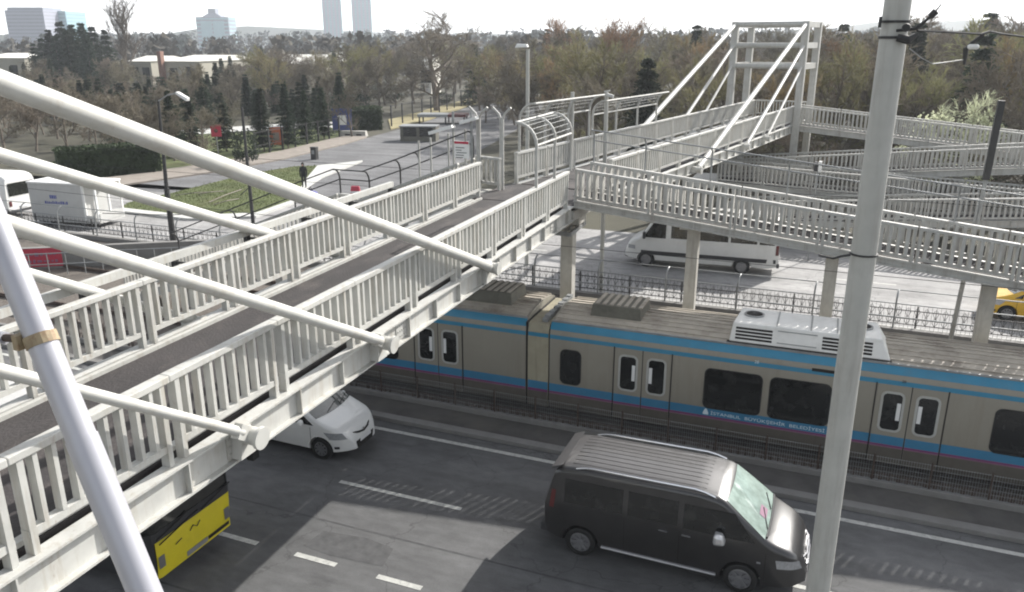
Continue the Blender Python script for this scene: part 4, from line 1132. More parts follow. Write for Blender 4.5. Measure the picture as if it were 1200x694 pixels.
# pale-red card behind the screen, passengers suggested by the dark lower glass
m = B.ptop(4.13, 4.26, .20, .20, .014, 3, 4); 
for i, v in enumerate(m.v): m.v[i] = (v[0], v[1] - .12, v[2])
sub('red_card', m, M['pink'], ws)
for sg in (-1, 1):
    zt_ = 1.72
    fw = part('front_side_window', B.pside([(z, 2.80, 4.14 - (z - 1.16) * .80) for z in (1.16, 1.25, 1.4, 1.55, 1.66)], sg, .006), M['glass'], van, smooth=True)
    part('side_window', B.pside([(z, 1.72, 2.70) for z in (1.18, 1.3, 1.45, 1.6, 1.68)], sg, .005), M['glass'], van, smooth=True)
    part('side_window', B.pside([(z, .42, 1.62) for z in (1.18, 1.3, 1.45, 1.6, 1.68)], sg, .005), M['glass'], van, smooth=True)
    m = MB(); pts = []
    for i in range(15):
        x = .62 + i * .195; e = min(1, min(i, 14 - i) / 1.5); zt = interp(B.zt, x); y = B.side(x, zt - .13) - .06
        pts.append((x, sg * y, B.top(x, y) + .005 + .05 * e))
    m.tube(pts, .02, 8); part('roof_rail', m, M['chrome'], van, smooth=True)
    m = MB()
    for x in (2.35, 2.80): m.bar((x, sg * (B.side(x, 1.02) + .02), 1.03), (x + .17, sg * (B.side(x, 1.02) + .02), 1.025), .02, .03)
    part('door_handle', m, M['chrome'], van)
    m = MB(); m.tube([(1.22, sg * (B.side(1.4, .3) + .015), .32), (3.48, sg * (B.side(3.5, .3) + .015), .30)], .035, 8); part('side_step', m, M['alu'], van)
    m = MB(); c = V(3.52, sg * (B.side(3.6, 1.15) + .15), 1.20)
    m.hexa([c + V(-.12, -.13, -.11), c + V(.12, -.11, -.09), c + V(.12, .11, -.09), c + V(-.12, .13, -.11), c + V(-.11, -.12, .12), c + V(.06, -.09, .11), c + V(.06, .09, .11), c + V(-.11, .12, .12)])
    mi = part('wing_mirror', m, M['mirror'], van, bevel=.06)
    m = MB(); m.bar((3.56, sg * (B.side(3.6, 1.1) - .02), 1.12), (3.54, sg * (B.side(3.6, 1.1) + .08), 1.14), .06, .05); sub('mirror_arm', m, M['plastic'], mi)
    m = B.pside([(z, 4.56 + (z - .72) * -.2, 4.99 - (z - .72) * .35) for z in (.70, .76, .82, .88)], sg, .010, 6); part('headlight', m, M['lamp'], van, smooth=True)
    m = B.pside([(z, .10 + (z - 1) * .12, .20 + (z - 1) * .1) for z in (1.0, 1.2, 1.4)], sg, .008, 3); part('tail_lamp', m, M['redtail'], van)
    m = B.pside([(.75, 4.2, 4.27), (.79, 4.2, 4.27)], sg, .012, 2); part('indicator', m, M['lamp'], van)
    m = MB(); m.box(2.66, 2.675, sg * .5, sg * .5, .4, .4)
m = MB()
for z in (.42, .50, .58): m.tube([(4.980, -.6, z), (5.100, -.3, z), (5.105, .3, z), (4.980, .6, z)], .016, 6)
m.tube([(4.940, -.62, .80), (5.060, -.3, .79), (5.065, .3, .79), (4.940, .62, .80)], .018, 6); m.tube([(4.980, -.58, .72), (5.080, -.3, .71), (5.085, .3, .71), (4.980, .58, .72)], .014, 6)
part('grille', m, M['chrome'], van, smooth=True)
m = MB(); m._lathe(V(5.075, 0, .76), V(1, 0, 0), [(0, .055), (.02, .055)], 16); part('badge', m, M['chrome'], van)
m = MB(); m.box(5.085, 5.100, -.25, .25, .44, .55); part('number_plate', m, M['plate'], van)
m = MB(); m.hexa([(.10, -.80, 1.80), (.30, -.80, 1.88), (.30, .80, 1.88), (.10, .80, 1.80), (.10, -.79, 1.84), (.34, -.79, 1.935), (.34, .79, 1.935), (.10, .79, 1.84)]); part('spoiler', m, M['vanroof'], van, bevel=.015)
m = MB(); m.box(-.10, .06, -.86, .86, .36, .56); part('rear_bumper', m, M['plastic'], van, bevel=.03)
# side seams
for sg in (-1, 1):
    m = MB()
    for x in (1.67, 2.75, 4.35):
        for z0 in [.4 + .1 * k for k in range(7 if x < 3 else 6)]:
            m.bar((x, sg * (B.side(x, z0) + .001), z0), (x, sg * (B.side(x, z0 + .1) + .001), z0 + .1), .010, .006, up=(0, 1, 0))
    sub('panel_gap', m, M['gap'], vb)
# ---------------- hatchback
def hatch(name, label, cat, loc, rz, paint, ws='windscreen_dark', group=None):
    L = 3.9
    B = Body(L, [(0, 1.0), (.06, 1.12), (.45, 1.42), (.9, 1.50), (1.7, 1.52), (2.2, 1.46), (3.12, 1.02), (3.2, .99), (3.6, .85), (3.82, .68), (3.9, .48)],
             [(0, .36), (.3, .24), (3.5, .22), (3.9, .26)], [(0, .74), (.3, .82), (3.0, .85), (3.5, .80), (3.75, .66), (3.9, .48)], .86, .24, r=.10, crown=.03, sm=.12)
    o, b = vehicle(name, label, cat, B, loc, rz, paint, group)
    B.arches(b, (.66, 3.12), .335, .30)
    for x in (.66, 3.12):
        for sg in (-1, 1): wheel(o, x, sg * .83, .295, .19, sg, 9, 'alu')
    w_ = part('windscreen', B.ptop(2.24, 3.10, .82, .93, .008, 12, 10, bow=.10), M[ws], o, smooth=True)
    m = MB()
    for y0, y1 in ((-.35, .2), (.2, .62)): m.tube([(3.06, y0, B.top(3.06, y0) + .02), (2.92, y1, B.top(2.92, y1) + .02)], .009, 5)
    sub('wiper', m, M['black'], w_)
    part('rear_window', B.ptop(.10, .40, .8, .8, .008, 8, 8), M['glass'], o, smooth=True)
    for sg in (-1, 1):
        part('side_window', B.pside([(z, 1.78, 3.0 - (z - .90) * 1.62) for z in (.92, 1.02, 1.12, 1.22, 1.31)], sg, .006), M['glass'], o, smooth=True)
        part('side_window', B.pside([(z, .62 + (z - .92) * .5, 1.70) for z in (.93, 1.05, 1.18, 1.31)], sg, .006), M['glass'], o, smooth=True)
        m = B.pside([(z, 3.22 + (.80 - z) * .9, 3.78 - (z - .62) * .5) for z in (.60, .66, .72, .78)], sg, .008, 6); part('headlight', m, M['lamp'], o, smooth=True)
        m = B.pside([(z, .03, .16) for z in (.8, .95, 1.1)], sg, .008, 3); part('tail_lamp', m, M['redtail'], o)
        c = V(2.66, sg * .95, .99); m = MB(); m.hexa([c + V(-.06, -.10, -.06), c + V(.07, -.07, -.05), c + V(.07, .07, -.05), c + V(-.06, .10, -.06), c + V(-.05, -.09, .07), c + V(.04, -.06, .07), c + V(.04, .06, .07), c + V(-.05, .09, .07)])
        part('wing_mirror', m, M[paint], o, bevel=.03)
        m = MB()
        for z0 in [.32 + .09 * k for k in range(6)]:
            for x in (1.74, 2.86): m.bar((x, sg * (B.side(x, z0) + .001), z0), (x, sg * (B.side(x, z0 + .09) + .001), z0 + .09), .010, .006, up=(0, 1, 0))
        sub('panel_gap', m, M['gap'], b)
        m = MB(); m.bar((1.9, sg * (B.side(1.9, .8) + .015), .80), (2.05, sg * (B.side(2.0, .8) + .015), .80), .02, .03); part('door_handle', m, M[paint], o)
        m = B.pside([(z, 3.50, 3.62) for z in (.34, .41)], sg, .01, 3); part('fog_lamp', m, M['plastic'], o)
    m = MB(); m.hexa([(3.82, -.50, .26), (3.915, -.32, .26), (3.915, .32, .26), (3.82, .50, .26), (3.78, -.54, .46), (3.914, -.38, .46), (3.914, .38, .46), (3.78, .54, .46)]); part('lower_grille', m, M['gap'], o)
    m = MB(); m.tube([(3.70, -.54, .70), (3.865, -.2, .63), (3.885, 0, .60), (3.865, .2, .63), (3.70, .54, .70)], .026, 6); part('grille', m, M['gap'], o)
    m = MB(); m._lathe(V(3.86, 0, .62), V(1, 0, .5), [(0, .045), (.03, .04)], 12); part('badge', m, M['chrome'], o)
    m = MB(); m.box(3.917, 3.93, -.24, .24, .40, .50); part('number_plate', m, M['plate'], o)
    return o, B
car, _ = hatch('white_hatchback', 'small white hatchback passing below the near footbridge', 'car', (-14.28, 15.72, 0), 0.0, 'white_car')
taxi, TB = hatch('yellow_taxi', 'yellow taxi partly hidden behind the rightmost ramp column', 'taxi', (9.7, 34.2, 0), PI, 'taxi')
m = MB(); m.box(1.3, 1.42, -.2, .2, 1.53, 1.66); part('roof_sign', m, M['white'], taxi, bevel=.02)
q = gz(415, 160)
o = thing('concrete_barrier', 'low grey concrete block at the pavement end by the blue board', 'barrier', (q.x, q.y, 0), .25)
m = MB(); m.hexa([(-1.5, -.5, 0), (1.5, -.5, 0), (1.5, .5, 0), (-1.5, .5, 0), (-1.4, -.35, .62), (1.4, -.35, .62), (1.4, .35, .62), (-1.4, .35, .62)]); part('block', m, M['concrete'], o, bevel=.04)
m = MB(); m.box(-.9, -.3, -.46, -.43, .1, .3); m.box(.4, 1.0, -.46, -.43, .1, .3); part('slot', m, M['gap'], o)
# ---------------- far white van
L = 6.9
B = Body(L, [(0, 2.50), (.1, 2.60), (.5, 2.66), (5.0, 2.66), (5.3, 2.58), (5.45, 2.48), (6.15, 1.45), (6.3, 1.36), (6.65, 1.18), (6.82, .9), (6.9, .6)],
         [(0, .45), (.4, .36), (6.4, .32), (6.9, .40)], [(0, .93), (.3, .98), (5.6, .98), (6.4, .92), (6.75, .78), (6.9, .6)], 1.35, .15, r=.16, crown=.03, sm=.1)
a0 = gz(745, 318); a1 = gz(868, 325)
wv, wb = vehicle('white_van', 'long white passenger van on the far carriageway behind the ramp columns, facing left', 'van', B, (-1.95, 37.2, 0), PI + .06, 'white_van')
B.arches(wb, (1.55, 5.85), .42, .36)
for x in (1.55, 5.85):
    for sg in (-1, 1): wheel(wv, x, sg * .97, .36, .23, sg, 6)
part('windscreen', B.ptop(5.48, 6.12, .84, .92, .010, 12, 10, bow=.04), M['windscreen_dark'], wv, smooth=True)
for sg in (-1, 1):
    part('front_side_window', B.pside([(z, 4.98, 6.0 - (z - 1.42) * .62) for z in (1.42, 1.6, 1.8, 2.0, 2.1)], sg, .007), M['glass'], wv, smooth=True)
    for xa, xb in ((3.55, 4.75), (2.2, 3.45), (.95, 2.1), (.2, .85)): part('side_window', B.pside([(z, xa, xb) for z in (1.45, 1.65, 1.9, 2.12)], sg, .007), M['glass'], wv, smooth=True)
    part('rub_strip', B.pside([(z, .1, 6.1) for z in (.62, .72, .8)], sg, .012), M['plastic'], wv)
    part('headlight', B.pside([(z, 6.38, 6.72) for z in (.82, .9, 1.0)], sg, .01, 5), M['lamp'], wv)
    part('tail_lamp', B.pside([(z, .01, .14) for z in (1.0, 1.2, 1.45)], sg, .01, 3), M['redtail'], wv)
    c = V(5.95, sg * 1.14, 1.55); m = MB(); m.box(c.x - .06, c.x + .06, c.y - .1, c.y + .1, c.z - .16, c.z + .16); part('wing_mirror', m, M['plastic'], wv, bevel=.03)
m = MB(); m.box(-.06, .06, -.92, .92, .42, .62); part('rear_bumper', m, M['plastic'], wv, bevel=.02)
m = MB(); m.hexa([(6.74, -.74, .36), (6.93, -.5, .36), (6.93, .5, .36), (6.74, .74, .36), (6.72, -.76, .66), (6.92, -.5, .66), (6.92, .5, .66), (6.72, .76, .66)]); part('front_bumper', m, M['plastic'], wv, bevel=.02)
# ---------------- yellow bus under the bridge
L = 8.6
B = Body(L, [(0, 2.7), (.2, 2.8), (8.1, 2.8), (8.4, 2.7), (8.6, 2.4)], [(0, .35), (8.6, .30)], [(0, 1.2), (.3, 1.25), (7.8, 1.25), (8.35, 1.17), (8.6, 1.0)], 1.5, .05, r=.18, crown=.03, sm=.08)
bus, bb_ = vehicle('yellow_bus', 'dark city bus with yellow front and black windscreen, half hidden beneath the near footbridge', 'bus', B, (-11.0 - 8.6, 10.42, 0), 0.0, 'plastic')
B.arches(bb_, (2.0, 6.3), .52, .48)
for x in (2.0, 6.3):
    for sg in (-1, 1): wheel(bus, x, sg * 1.24, .48, .28, sg, 8)
def busfront(y, z, off=.015):
    lo, hi = 6.5, 8.6
    if B.side(8.6, z) >= abs(y): x = 8.6
    else:
        for _ in range(24):
            mid = (lo + hi) / 2
            if B.side(mid, z) >= abs(y): lo = mid
            else: hi = mid
        x = lo
    return (x + off, y * (1 + off * .3), z)
def fpatch(z0, z1, y0, y1, off, ny=40, nz=4):
    m = MB(); m.grid([[busfront(y0 + (y1 - y0) * j / ny, z0 + (z1 - z0) * i / nz, off) for j in range(ny + 1)] for i in range(nz + 1)]); return m
fm = part('front_mask', fpatch(.32, 1.10, -.98, 1.22, .03), M['yellow'], bus, smooth=True)
for sg in (-1, 1): part('corner_glass', B.pside([(z, 7.75, 8.56) for z in (1.10, 1.5, 1.9, 2.3)], sg, .014, 8), M['glass'], bus, smooth=True)
part('roof_skin', B.ptop(.1, 8.2, .98, .98, .012, 16, 8), M['boxwhite'], bus, smooth=True)
wsb = part('windscreen', fpatch(1.10, 2.35, -1.20, 1.20, .034), M['glass'], bus, smooth=True)
sub('dash_band', fpatch(1.10, 1.30, -1.20, 1.20, .042), M['plastic'], wsb)
part('destination_panel', fpatch(2.36, 2.6, -1.15, 1.15, .036), M['glass'], bus)
m = MB()
for y0, y1 in ((-.95, -.15), (.2, 1.0)): m.tube([busfront(y0, 1.16, .07), busfront(y1, 1.32, .07)], .014, 5)
m.tube([busfront(.1, 1.2, .06), busfront(-.9, 1.04, .07)], .012, 5)
sub('wiper', m, M['black'], wsb)
for sg in (-1, 1):
    part('headlight', fpatch(.52, .78, sg * .80, sg * .95, .04, 5, 3), M['alu'], bus)
    m = MB(); m.tube([busfront(sg * 1.1, 2.7, .05), V(9.05, sg * 1.3, 2.6), V(9.1, sg * 1.32, 2.2)], .025, 6); m.box(9.02, 9.18, sg * 1.32 - .1, sg * 1.32 + .1, 1.8, 2.25); part('wing_mirror', m, M['black'], bus)
    for xa, xb in [(7.9 - 1.5 * k - 1.4, 7.9 - 1.5 * k) for k in range(5)]: part('side_window', B.pside([(z, xa, xb) for z in (1.2, 1.6, 2.0, 2.4)], sg, .01), M['glass'], bus)
m = MB(); m.tube([busfront(-.14, .86, .05), busfront(-.05, .94, .05), busfront(.05, .86, .05), busfront(.14, .94, .05)], .010, 5); m.tube([busfront(-.52, .80, .05), busfront(-.36, .84, .05)], .010, 5); part('emblem', m, M['plastic'], bus)
m = MB(); m.grid([[busfront(y, z, .045) for y in (-.28, 0, .28)] for z in (.36, .47)]); part('number_plate', m, M['steel'], bus)
m = MB(); m.grid([[busfront(y, z, .043) for y in (.3, .6, .9)] for z in (.38, .46)]); part('bumper_vent', m, M['gap'], bus)
# ---------------- coach at the far left
L = 9.0
B = Body(L, [(0, 2.35), (.1, 2.5), (.6, 2.62), (8.5, 2.62), (8.8, 2.4), (9, 1.6)], [(0, .4), (9, .35)], [(0, 1.05), (.3, 1.12), (8.4, 1.12), (9, .9)], 1.3, .10, r=.2, crown=.04, sm=.1)
co, cb_ = vehicle('white_coach', 'white coach at the left edge ahead of the white box truck, rear window showing', 'coach', B, (-45.0, 33.2, 0), PI + .06, 'white_car')
part('rear_window', (lambda: (lambda m: (m.grid([[(-.03 - 0, y, z) for y in (.86, .4, 0, -.4, -.86)] for z in (1.35, 1.7, 2.1)]), m)[1])(MB()))(), M['glass'], co)
for sg in (-1, 1):
    part('tail_lamp', (lambda m: (m.box(-.03, .05, sg * .85 - .08, sg * .85 + .08, .75, 1.05), m)[1])(MB()), M['redtail'], co)
    for xa, xb in [(.5 + 1.5 * k, 1.9 + 1.5 * k) for k in range(5)]: part('side_window', B.pside([(z, xa, xb) for z in (1.35, 1.7, 2.05)], sg, .01), M['glass'], co)
    for x in (1.6, 6.8): wheel(co, x, sg * 1.1, .42, .25, sg, 6)
part('number_plate', (lambda m: (m.box(-.035, .02, -.26, .26, .6, .72), m)[1])(MB()), M['plate'], co)
part('rear_bumper', (lambda m: (m.box(-.05, .1, -1.05, 1.05, .36, .52), m)[1])(MB()), M['plastic'], co, bevel=.02)
# ---------------- box truck
bt = thing('box_trailer', 'white box trailer with open framed rear and blue side lettering, on the left', 'trailer', (-40.5, 32.9, 0), .14)
x0, x1, y0, y1, z0, z1 = -2.0, 1.55, -.95, 1.15, .42, 2.42
m = MB(); m.box(x0, x1, y0, y0 + .05, z0, z1); m.box(x0, x1, y1 - .05, y1, z0, z1); m.box(x0, x0 + .05, y0 + .051, y1 - .051, z0, z1); m.box(x1 - .05, x1, y0 + .051, y1 - .051, z0, z1)
bx = part('box_side', m, M['boxwhite'], bt)
m = MB(); m.box(x0 - .05, x1 + .9, y0 - .05, y1 + .05, z1 + .002, z1 + .10); part('roof', m, M['white'], bt, bevel=.02)
m = MB(); m.box(x0, x1 + .9, y0, y1, z0 - .14, z0 - .002); part('floor', m, M['boxwhite'], bt)
m = MB()
for y in (y0 + .06, (y0 + y1) / 2, y1 - .06): m.box(x1 + .78, x1 + .88, y - .05, y + .05, z0, z1)
m.box(x1 + .002, x1 + .12, y0 - .02, y0 + .08, z0, z1)
part('rear_frame', m, M['white'], bt)
m = MB(); m.box(x1 + .75, x1 + .92, y0 + .1, y1 - .1, z0 + .002, z0 + .42); m.box(x1 + .1, x1 + .7, y0 - .01, y0 + .03, z0 + .0, z0 + .3); part('tail_board', m, M['boxwhite'], bt)
for x in (-1.1, 1.3):
    for sg in (-1, 1): wheel(bt, x, sg * .95 + .1, .34, .22, sg, 5)
m = MB(); m.box(x0 + .1, x1 + .5, y0 + .3, y1 - .3, .16, .27); part('chassis', m, M['gap'], bt)
m = MB()
for xa, w in ((-.62, .10), (-.49, .12), (-.34, .09), (-.22, .06)): m.box(xa, xa + w, y0 - .006, y0 - .002, 1.60, 1.80)
part('lettering', m, M['letters'], bt)
m = MB(); x = -1.0
while x < .55:
    w = random.uniform(.05, .12); m.box(x, x + w, y0 - .006, y0 - .002, 1.30, 1.30 + random.uniform(.1, .17)); x += w + .04
part('lettering', m, M['letters'], bt)
# ================================================================ VEGETATION
rng = random.Random(11)
def rvec(s=1.0): return V(rng.uniform(-s, s), rng.uniform(-s, s), rng.uniform(-s, s))
def bare_tree(height, spread, upright, nlim=8, tw=.022, dens=1.0):
    """trunk+limbs mesh and twig mesh, base at origin"""
    T = MB(); K = MB()
    def twig(p, d, L, w):
        q = p; a = None
        side = d.cross(rvec()).normalized() * w
        mid = p + d * L * .5 + rvec(L * .08); e = p + d * L + rvec(L * .15)
        K.quad(p - side, p + side, mid + side * .8, mid - side * .8); K.quad(mid - side * .8, mid + side * .8, e + side * .3, e - side * .3)
        return mid, e
    def branch(p, d, L, r, lvl):
        pts = [p]; q = p; dd = d.copy(); n = 3
        for i in range(n):
            dd = (dd + rvec(.16) + V(0, 0, upright * .12)).normalized(); q = q + dd * (L / n); pts.append(q)
        if lvl <= 2: T.tube(pts, [r, r * .8, r * .6, r * .35], 5 if lvl else 8, False)
        else:
            for a, b in zip(pts, pts[1:]):
                s = (b - a).cross(rvec()).normalized() * max(r, tw * .9); K.quad(a - s, a + s, b + s * .8, b - s * .8)
        if lvl == 4 - 1:
            for k in range(int(9 * dens)):
                t = rng.uniform(.1, 1); i = min(n - 1, int(t * n)); s0 = pts[i].lerp(pts[i + 1], t * n - i)
                td = ((pts[i + 1] - pts[i]).normalized() + rvec(.75) + V(0, 0, upright * .25)).normalized(); twig(s0, td, L * rng.uniform(.35, .75), tw * rng.uniform(.6, 1))
            return
        ch = {0: nlim, 1: 6, 2: 6}[lvl]
        for k in range(ch):
            t = rng.uniform(.14 if lvl == 0 else .2, 1); i = min(n - 1, int(t * n)); s0 = pts[i].lerp(pts[i + 1], min(1, t * n - i))
            base = (pts[i + 1] - pts[i]).normalized(); az = rng.uniform(0, 2 * PI)
            o = base.cross(V(math.cos(az), math.sin(az), .3)).normalized()
            nd = (base * (.55 + .3 * upright) + o * spread * rng.uniform(.6, 1.1) + V(0, 0, .15 + .25 * upright)).normalized()
            LL = L * {0: .52, 1: .55, 2: .55}[lvl] * rng.uniform(.7, 1.1) * (1.15 - .45 * t if lvl == 0 else 1)
            branch(s0, nd, LL, r * {0: .42, 1: .5, 2: .5}[lvl], lvl + 1)
    branch(V(0, 0, -.1), V(0, 0, 1), height * .72, height * .018, 0)
    return T, K
def conifer(height, rad, n=26, droop=.25):
    T = MB(); K = MB(); T.tube([(0, 0, -.1), (0, 0, height * .95)], [height * .016, .02], 7, False)
    for i in range(n):
        t = (i + rng.random()) / n; z = height * (.08 + .90 * t); R = rad * (1 - t) ** .85 * rng.uniform(.75, 1.12) + .12
        nb = int(7 + 6 * (1 - t)); a0 = rng.random() * 6
        for k in range(nb):
            a = a0 + 2 * PI * k / nb + rng.uniform(-.25, .25); d = V(math.cos(a), math.sin(a), 0); L = R * rng.uniform(.7, 1.1)
            m = 6
            for j in range(m):
                for _ in range(2):
                    u = (j + rng.random()) / m; p = V(0, 0, z) + d * (L * u) + V(0, 0, -droop * L * u * u + rng.uniform(-.1, .1)) + V(rng.uniform(-.12, .12), rng.uniform(-.12, .12), 0)
                    s = (.10 + .17 * (1 - u)) * (.6 + .06 * height); dd = (d + rvec(.6)).normalized() * s * 1.6; w = dd.cross(rvec()).normalized() * s * .55
                    K.quad(p - w, p + w, p + dd + w * .3, p + dd - w * .3)
    return T, K
def leafblob(m, c, r, n, s, flat=1.0, hollow=.5):
    for _ in range(n):
        d = rvec().normalized(); rr = r * (hollow + (1 - hollow) * rng.random() ** .5); p = c + V(d.x * rr, d.y * rr, d.z * rr * flat)
        a = rvec().normalized() * s; b = a.cross(rvec()).normalized() * s * .6
        m.quad(p - a - b, p + a - b, p + a + b, p - a + b)
def proto(T, K, mt):
    tm = T.build('trunk', M['bark']); km = K.build('crown', M[mt]); a, b = tm.data, km.data
    bpy.data.objects.remove(tm); bpy.data.objects.remove(km); return a, b
PRO = {}
for nm, (h, s, u, n, mt) in dict(brown=(10, .85, .35, 9, 'twig'), brown_b=(10, 1.0, .15, 8, 'twig'), olive=(10, .8, .4, 9, 'twig_olive'), red=(10, .75, .6, 9, 'twig_red'), tall=(10, .62, .72, 12, 'twig'), crown=(10, 1.0, .3, 11, 'twig'), dense=(10, .95, .3, 10, 'twig')).items():
    PRO[nm] = proto(*bare_tree(h, s, u, n, .011 if nm == 'tall' else .016 if nm == 'crown' else .026, 1.25 if nm == 'dense' else 1.0), mt)
PRO['pine'] = proto(*conifer(10, 2.3, 30, .2), 'needle'); PRO['pine_b'] = proto(*conifer(10, 2.9, 26, .1), 'needle'); PRO['spruce'] = proto(*conifer(10, 3.6, 22, .35), 'needle')
T, K = bare_tree(10, .9, .3, 8, .02); 
for _ in range(130):
    d = rvec().normalized(); leafblob(K, V(d.x * 3.8, d.y * 3.8, 5.6 + d.z * 3.2) * rng.uniform(.85, 1.0), .75, 16, .11)
PRO['blossom'] = proto(T, K, 'blossom')
K = MB(); T = MB(); T.tube([(0, 0, 0), (0, 0, 3)], .2, 6)
for _ in range(60):
    d = rvec().normalized(); leafblob(K, V(d.x * 2.6, d.y * 2.6, 3.2 + d.z * 2.4), 1.0, 22, .17)
PRO['shrub'] = proto(T, K, 'needle')
def tree(kind, x, y, h, label, cat='tree', group=None, name='bare_tree', z=0, wide=1.0, rz=None):
    o = thing(name, label, cat, (x, y, z), rng.uniform(0, 6.28) if rz is None else rz, group)
    s = h / 10
    for nm, me in zip(('trunk', 'crown'), PRO[kind]):
        c = bpy.data.objects.new(nm, me); C.objects.link(c); c.parent = o; c.scale = (s * wide, s * wide, s)
    return o
WG = 'bare trees of the wood behind the ramps'
WLAB = 'leafless brown tree in the thick wood behind the far ramps'
def inpx(px, Y):   # world X at ground for a pixel column at depth Y
    d = ray(px, 120); return d.x / d.y * Y
# wood on the right (x pixels 560..1230)
cnt = 0
for Y, step, hh in ((62, 3.4, (7.5, 10)), (67, 3.6, (8, 10.5)), (73, 3.8, (8.5, 11)), (80, 4.2, (9, 11.5)), (89, 4.6, (9.5, 12)), (100, 5.2, (10, 12.5)), (114, 5.8, (10.5, 13)), (132, 6.8, (11, 14))):
    px0 = 700 if Y < 75 else 560 if Y > 105 else 610
    x = inpx(px0, Y)
    while x < inpx(1235, Y) + 2:
        k = rng.choice(['brown', 'brown_b', 'dense', 'dense', 'olive', 'olive', 'red', 'brown'])
        xx = x + rng.uniform(-1.2, 1.2); yy = Y + rng.uniform(-2.2, 2.2); h = rng.uniform(*hh)
        pxx = 600 + 940 * ((xx * CY + yy * SY) / max(1, (-xx * SY + yy * CY)))
        if pxx > 960: h *= 1.10
        if pxx < 660: h *= .85
        if rng.random() < .10: tree('pine' if rng.random() < .5 else 'spruce', xx, yy, h * .95, 'dark conifer standing among the bare trees behind the ramps', group='conifers in the wood', name='conifer')
        else:
            lab, gp = (WLAB, WG) if k not in ('olive', 'red') else (('olive tinged bare tree in the wood behind the far ramps', 'olive tinged trees of the wood') if k == 'olive' else ('reddish twigged bare tree in the wood behind the far ramps', 'reddish trees of the wood'))
            tree(k, xx, yy, h, lab, group=gp, wide=rng.uniform(.9, 1.25))
        cnt += 1; x += step * rng.uniform(.8, 1.25)
print('wood', cnt)
# particular trees
p = gy(1118, 168, 57.5); tree('blossom', p.x, 57.5, 7.0, 'bush-like tree with pale blossom rising above the top far ramp', name='blossoming_tree', wide=1.1)
def at(px, Y): return inpx(px, Y), Y
for px, Y, top, kind, lab, nm, wd in (
    (512, 112, 8, 'crown', 'broad crowned bare tree standing highest over the middle skyline', 'bare_tree', 2.0),
    (152, 140, -8, 'tall', 'tall upright bare poplar breaking the left skyline', 'bare_tree', 1.15),
    (742, 150, 18, 'brown', 'thin bare tree poking above the skyline left of the tower', 'bare_tree', .9),
    (800, 140, 22, 'brown', 'rounded bare tree on the skyline just left of the tower top', 'bare_tree', 1.1),
    (640, 170, 34, 'pine', 'small dark conifer on the skyline beside the pale street lamp', 'conifer', 1.0),
    (1075, 110, 8, 'brown_b', 'tall bare tree just right of the thick grey pole top', 'bare_tree', 1.2),
    (1145, 120, 14, 'pine_b', 'blue green pine on the skyline near the right edge', 'conifer', 1.3),
    (1180, 110, 14, 'dense', 'tall bare tree at the right edge of the skyline', 'bare_tree', 1.2),
    (270, 95, 88, 'brown_b', 'spreading grey bare tree behind the square red sign', 'bare_tree', 1.5),
    (590, 115, 66, 'red', 'rusty red twigged tree above the landing', 'bare_tree', 1.2),
    (20, 70, 105, 'brown', 'grey bare tree at the left edge behind the coach', 'bare_tree', 1.3),
    (45, 66, 108, 'brown_b', 'small grey bare tree just left of the clipped hedge', 'bare_tree', 1.2)):
    x, y = at(px, Y); d = ray(px, top); t = Y / d.y; h = 10 + d.z * t
    tree(kind, x, y, h, lab, name=nm, wide=wd)
# dark conifer clump on the left skyline
for px, Y, top in ((70, 135, 34), (84, 140, 24), (97, 136, 28), (108, 142, 26), (120, 138, 30), (60, 138, 44), (134, 142, 34), (50, 140, 50), (90, 130, 34), (112, 130, 36), (76, 128, 42)):
    x, y = at(px, Y); d = ray(px, top); h = 10 + d.z * Y / d.y
    tree(rng.choice(['pine_b', 'spruce']), x, y, h, 'tall dark conifer of the clump on the left skyline', group='conifers of the left clump', name='conifer', wide=1.1)
# conifer belt along the left park
for Y, step in ((55, 3.4), (62, 3.8), (70, 4.2), (79, 4.5)):
    x = inpx(-30, Y)
    while x < inpx(235 if Y < 60 else 275, Y):
        tree(rng.choice(['brown', 'brown_b', 'dense', 'spruce']) if Y > 60 else rng.choice(['brown', 'dense']), x, Y + rng.uniform(-1.5, 1.5), rng.uniform(4.2, 6.4), 'grey leafless tree behind the clipped hedge at left', group='trees behind the hedge', wide=1.2); x += step * rng.uniform(.8, 1.3)
for i in range(46):
    px = 40 + i * 8.2 + rng.uniform(-4, 4); Y = rng.uniform(76, 112); x, y = at(px, Y)
    if rng.random() < .75: tree(rng.choice(['pine', 'pine_b', 'pine', 'spruce']), x, y, rng.uniform(3.2, 6.0) if px < 330 else rng.uniform(4, 6.5), 'small dark conifer in the park belt left of the approach road', group='conifers of the park belt', name='conifer', wide=1.15)
    else: tree(rng.choice(['brown', 'brown_b', 'dense']), x, y, rng.uniform(6, 8.5), 'grey bare tree in the park belt left of the approach road', group='bare trees of the park belt')
for Y, step in ((84, 2.3), (92, 2.8)):
    x = inpx(48, Y)
    while x < inpx(182, Y):
        tree(rng.choice(['pine_b', 'spruce']), x, Y + rng.uniform(-1, 1), rng.uniform(4.0, 5.4), 'low dark evergreen of the dense row across the left park', group='evergreen row across the park', name='conifer', wide=1.5); x += step * rng.uniform(.85, 1.2)
# park trees on thin trunks along the pavement
for px, yb in ((310, 178), (338, 174), (360, 168), (380, 163), (205, 185), (228, 182)):
    q = gz(px, yb); tree('pine_b', q.x, q.y, rng.uniform(5.2, 6.4), 'young dark conifer on a thin trunk along the park pavement', group='young conifers along the pavement', name='conifer', wide=.85)
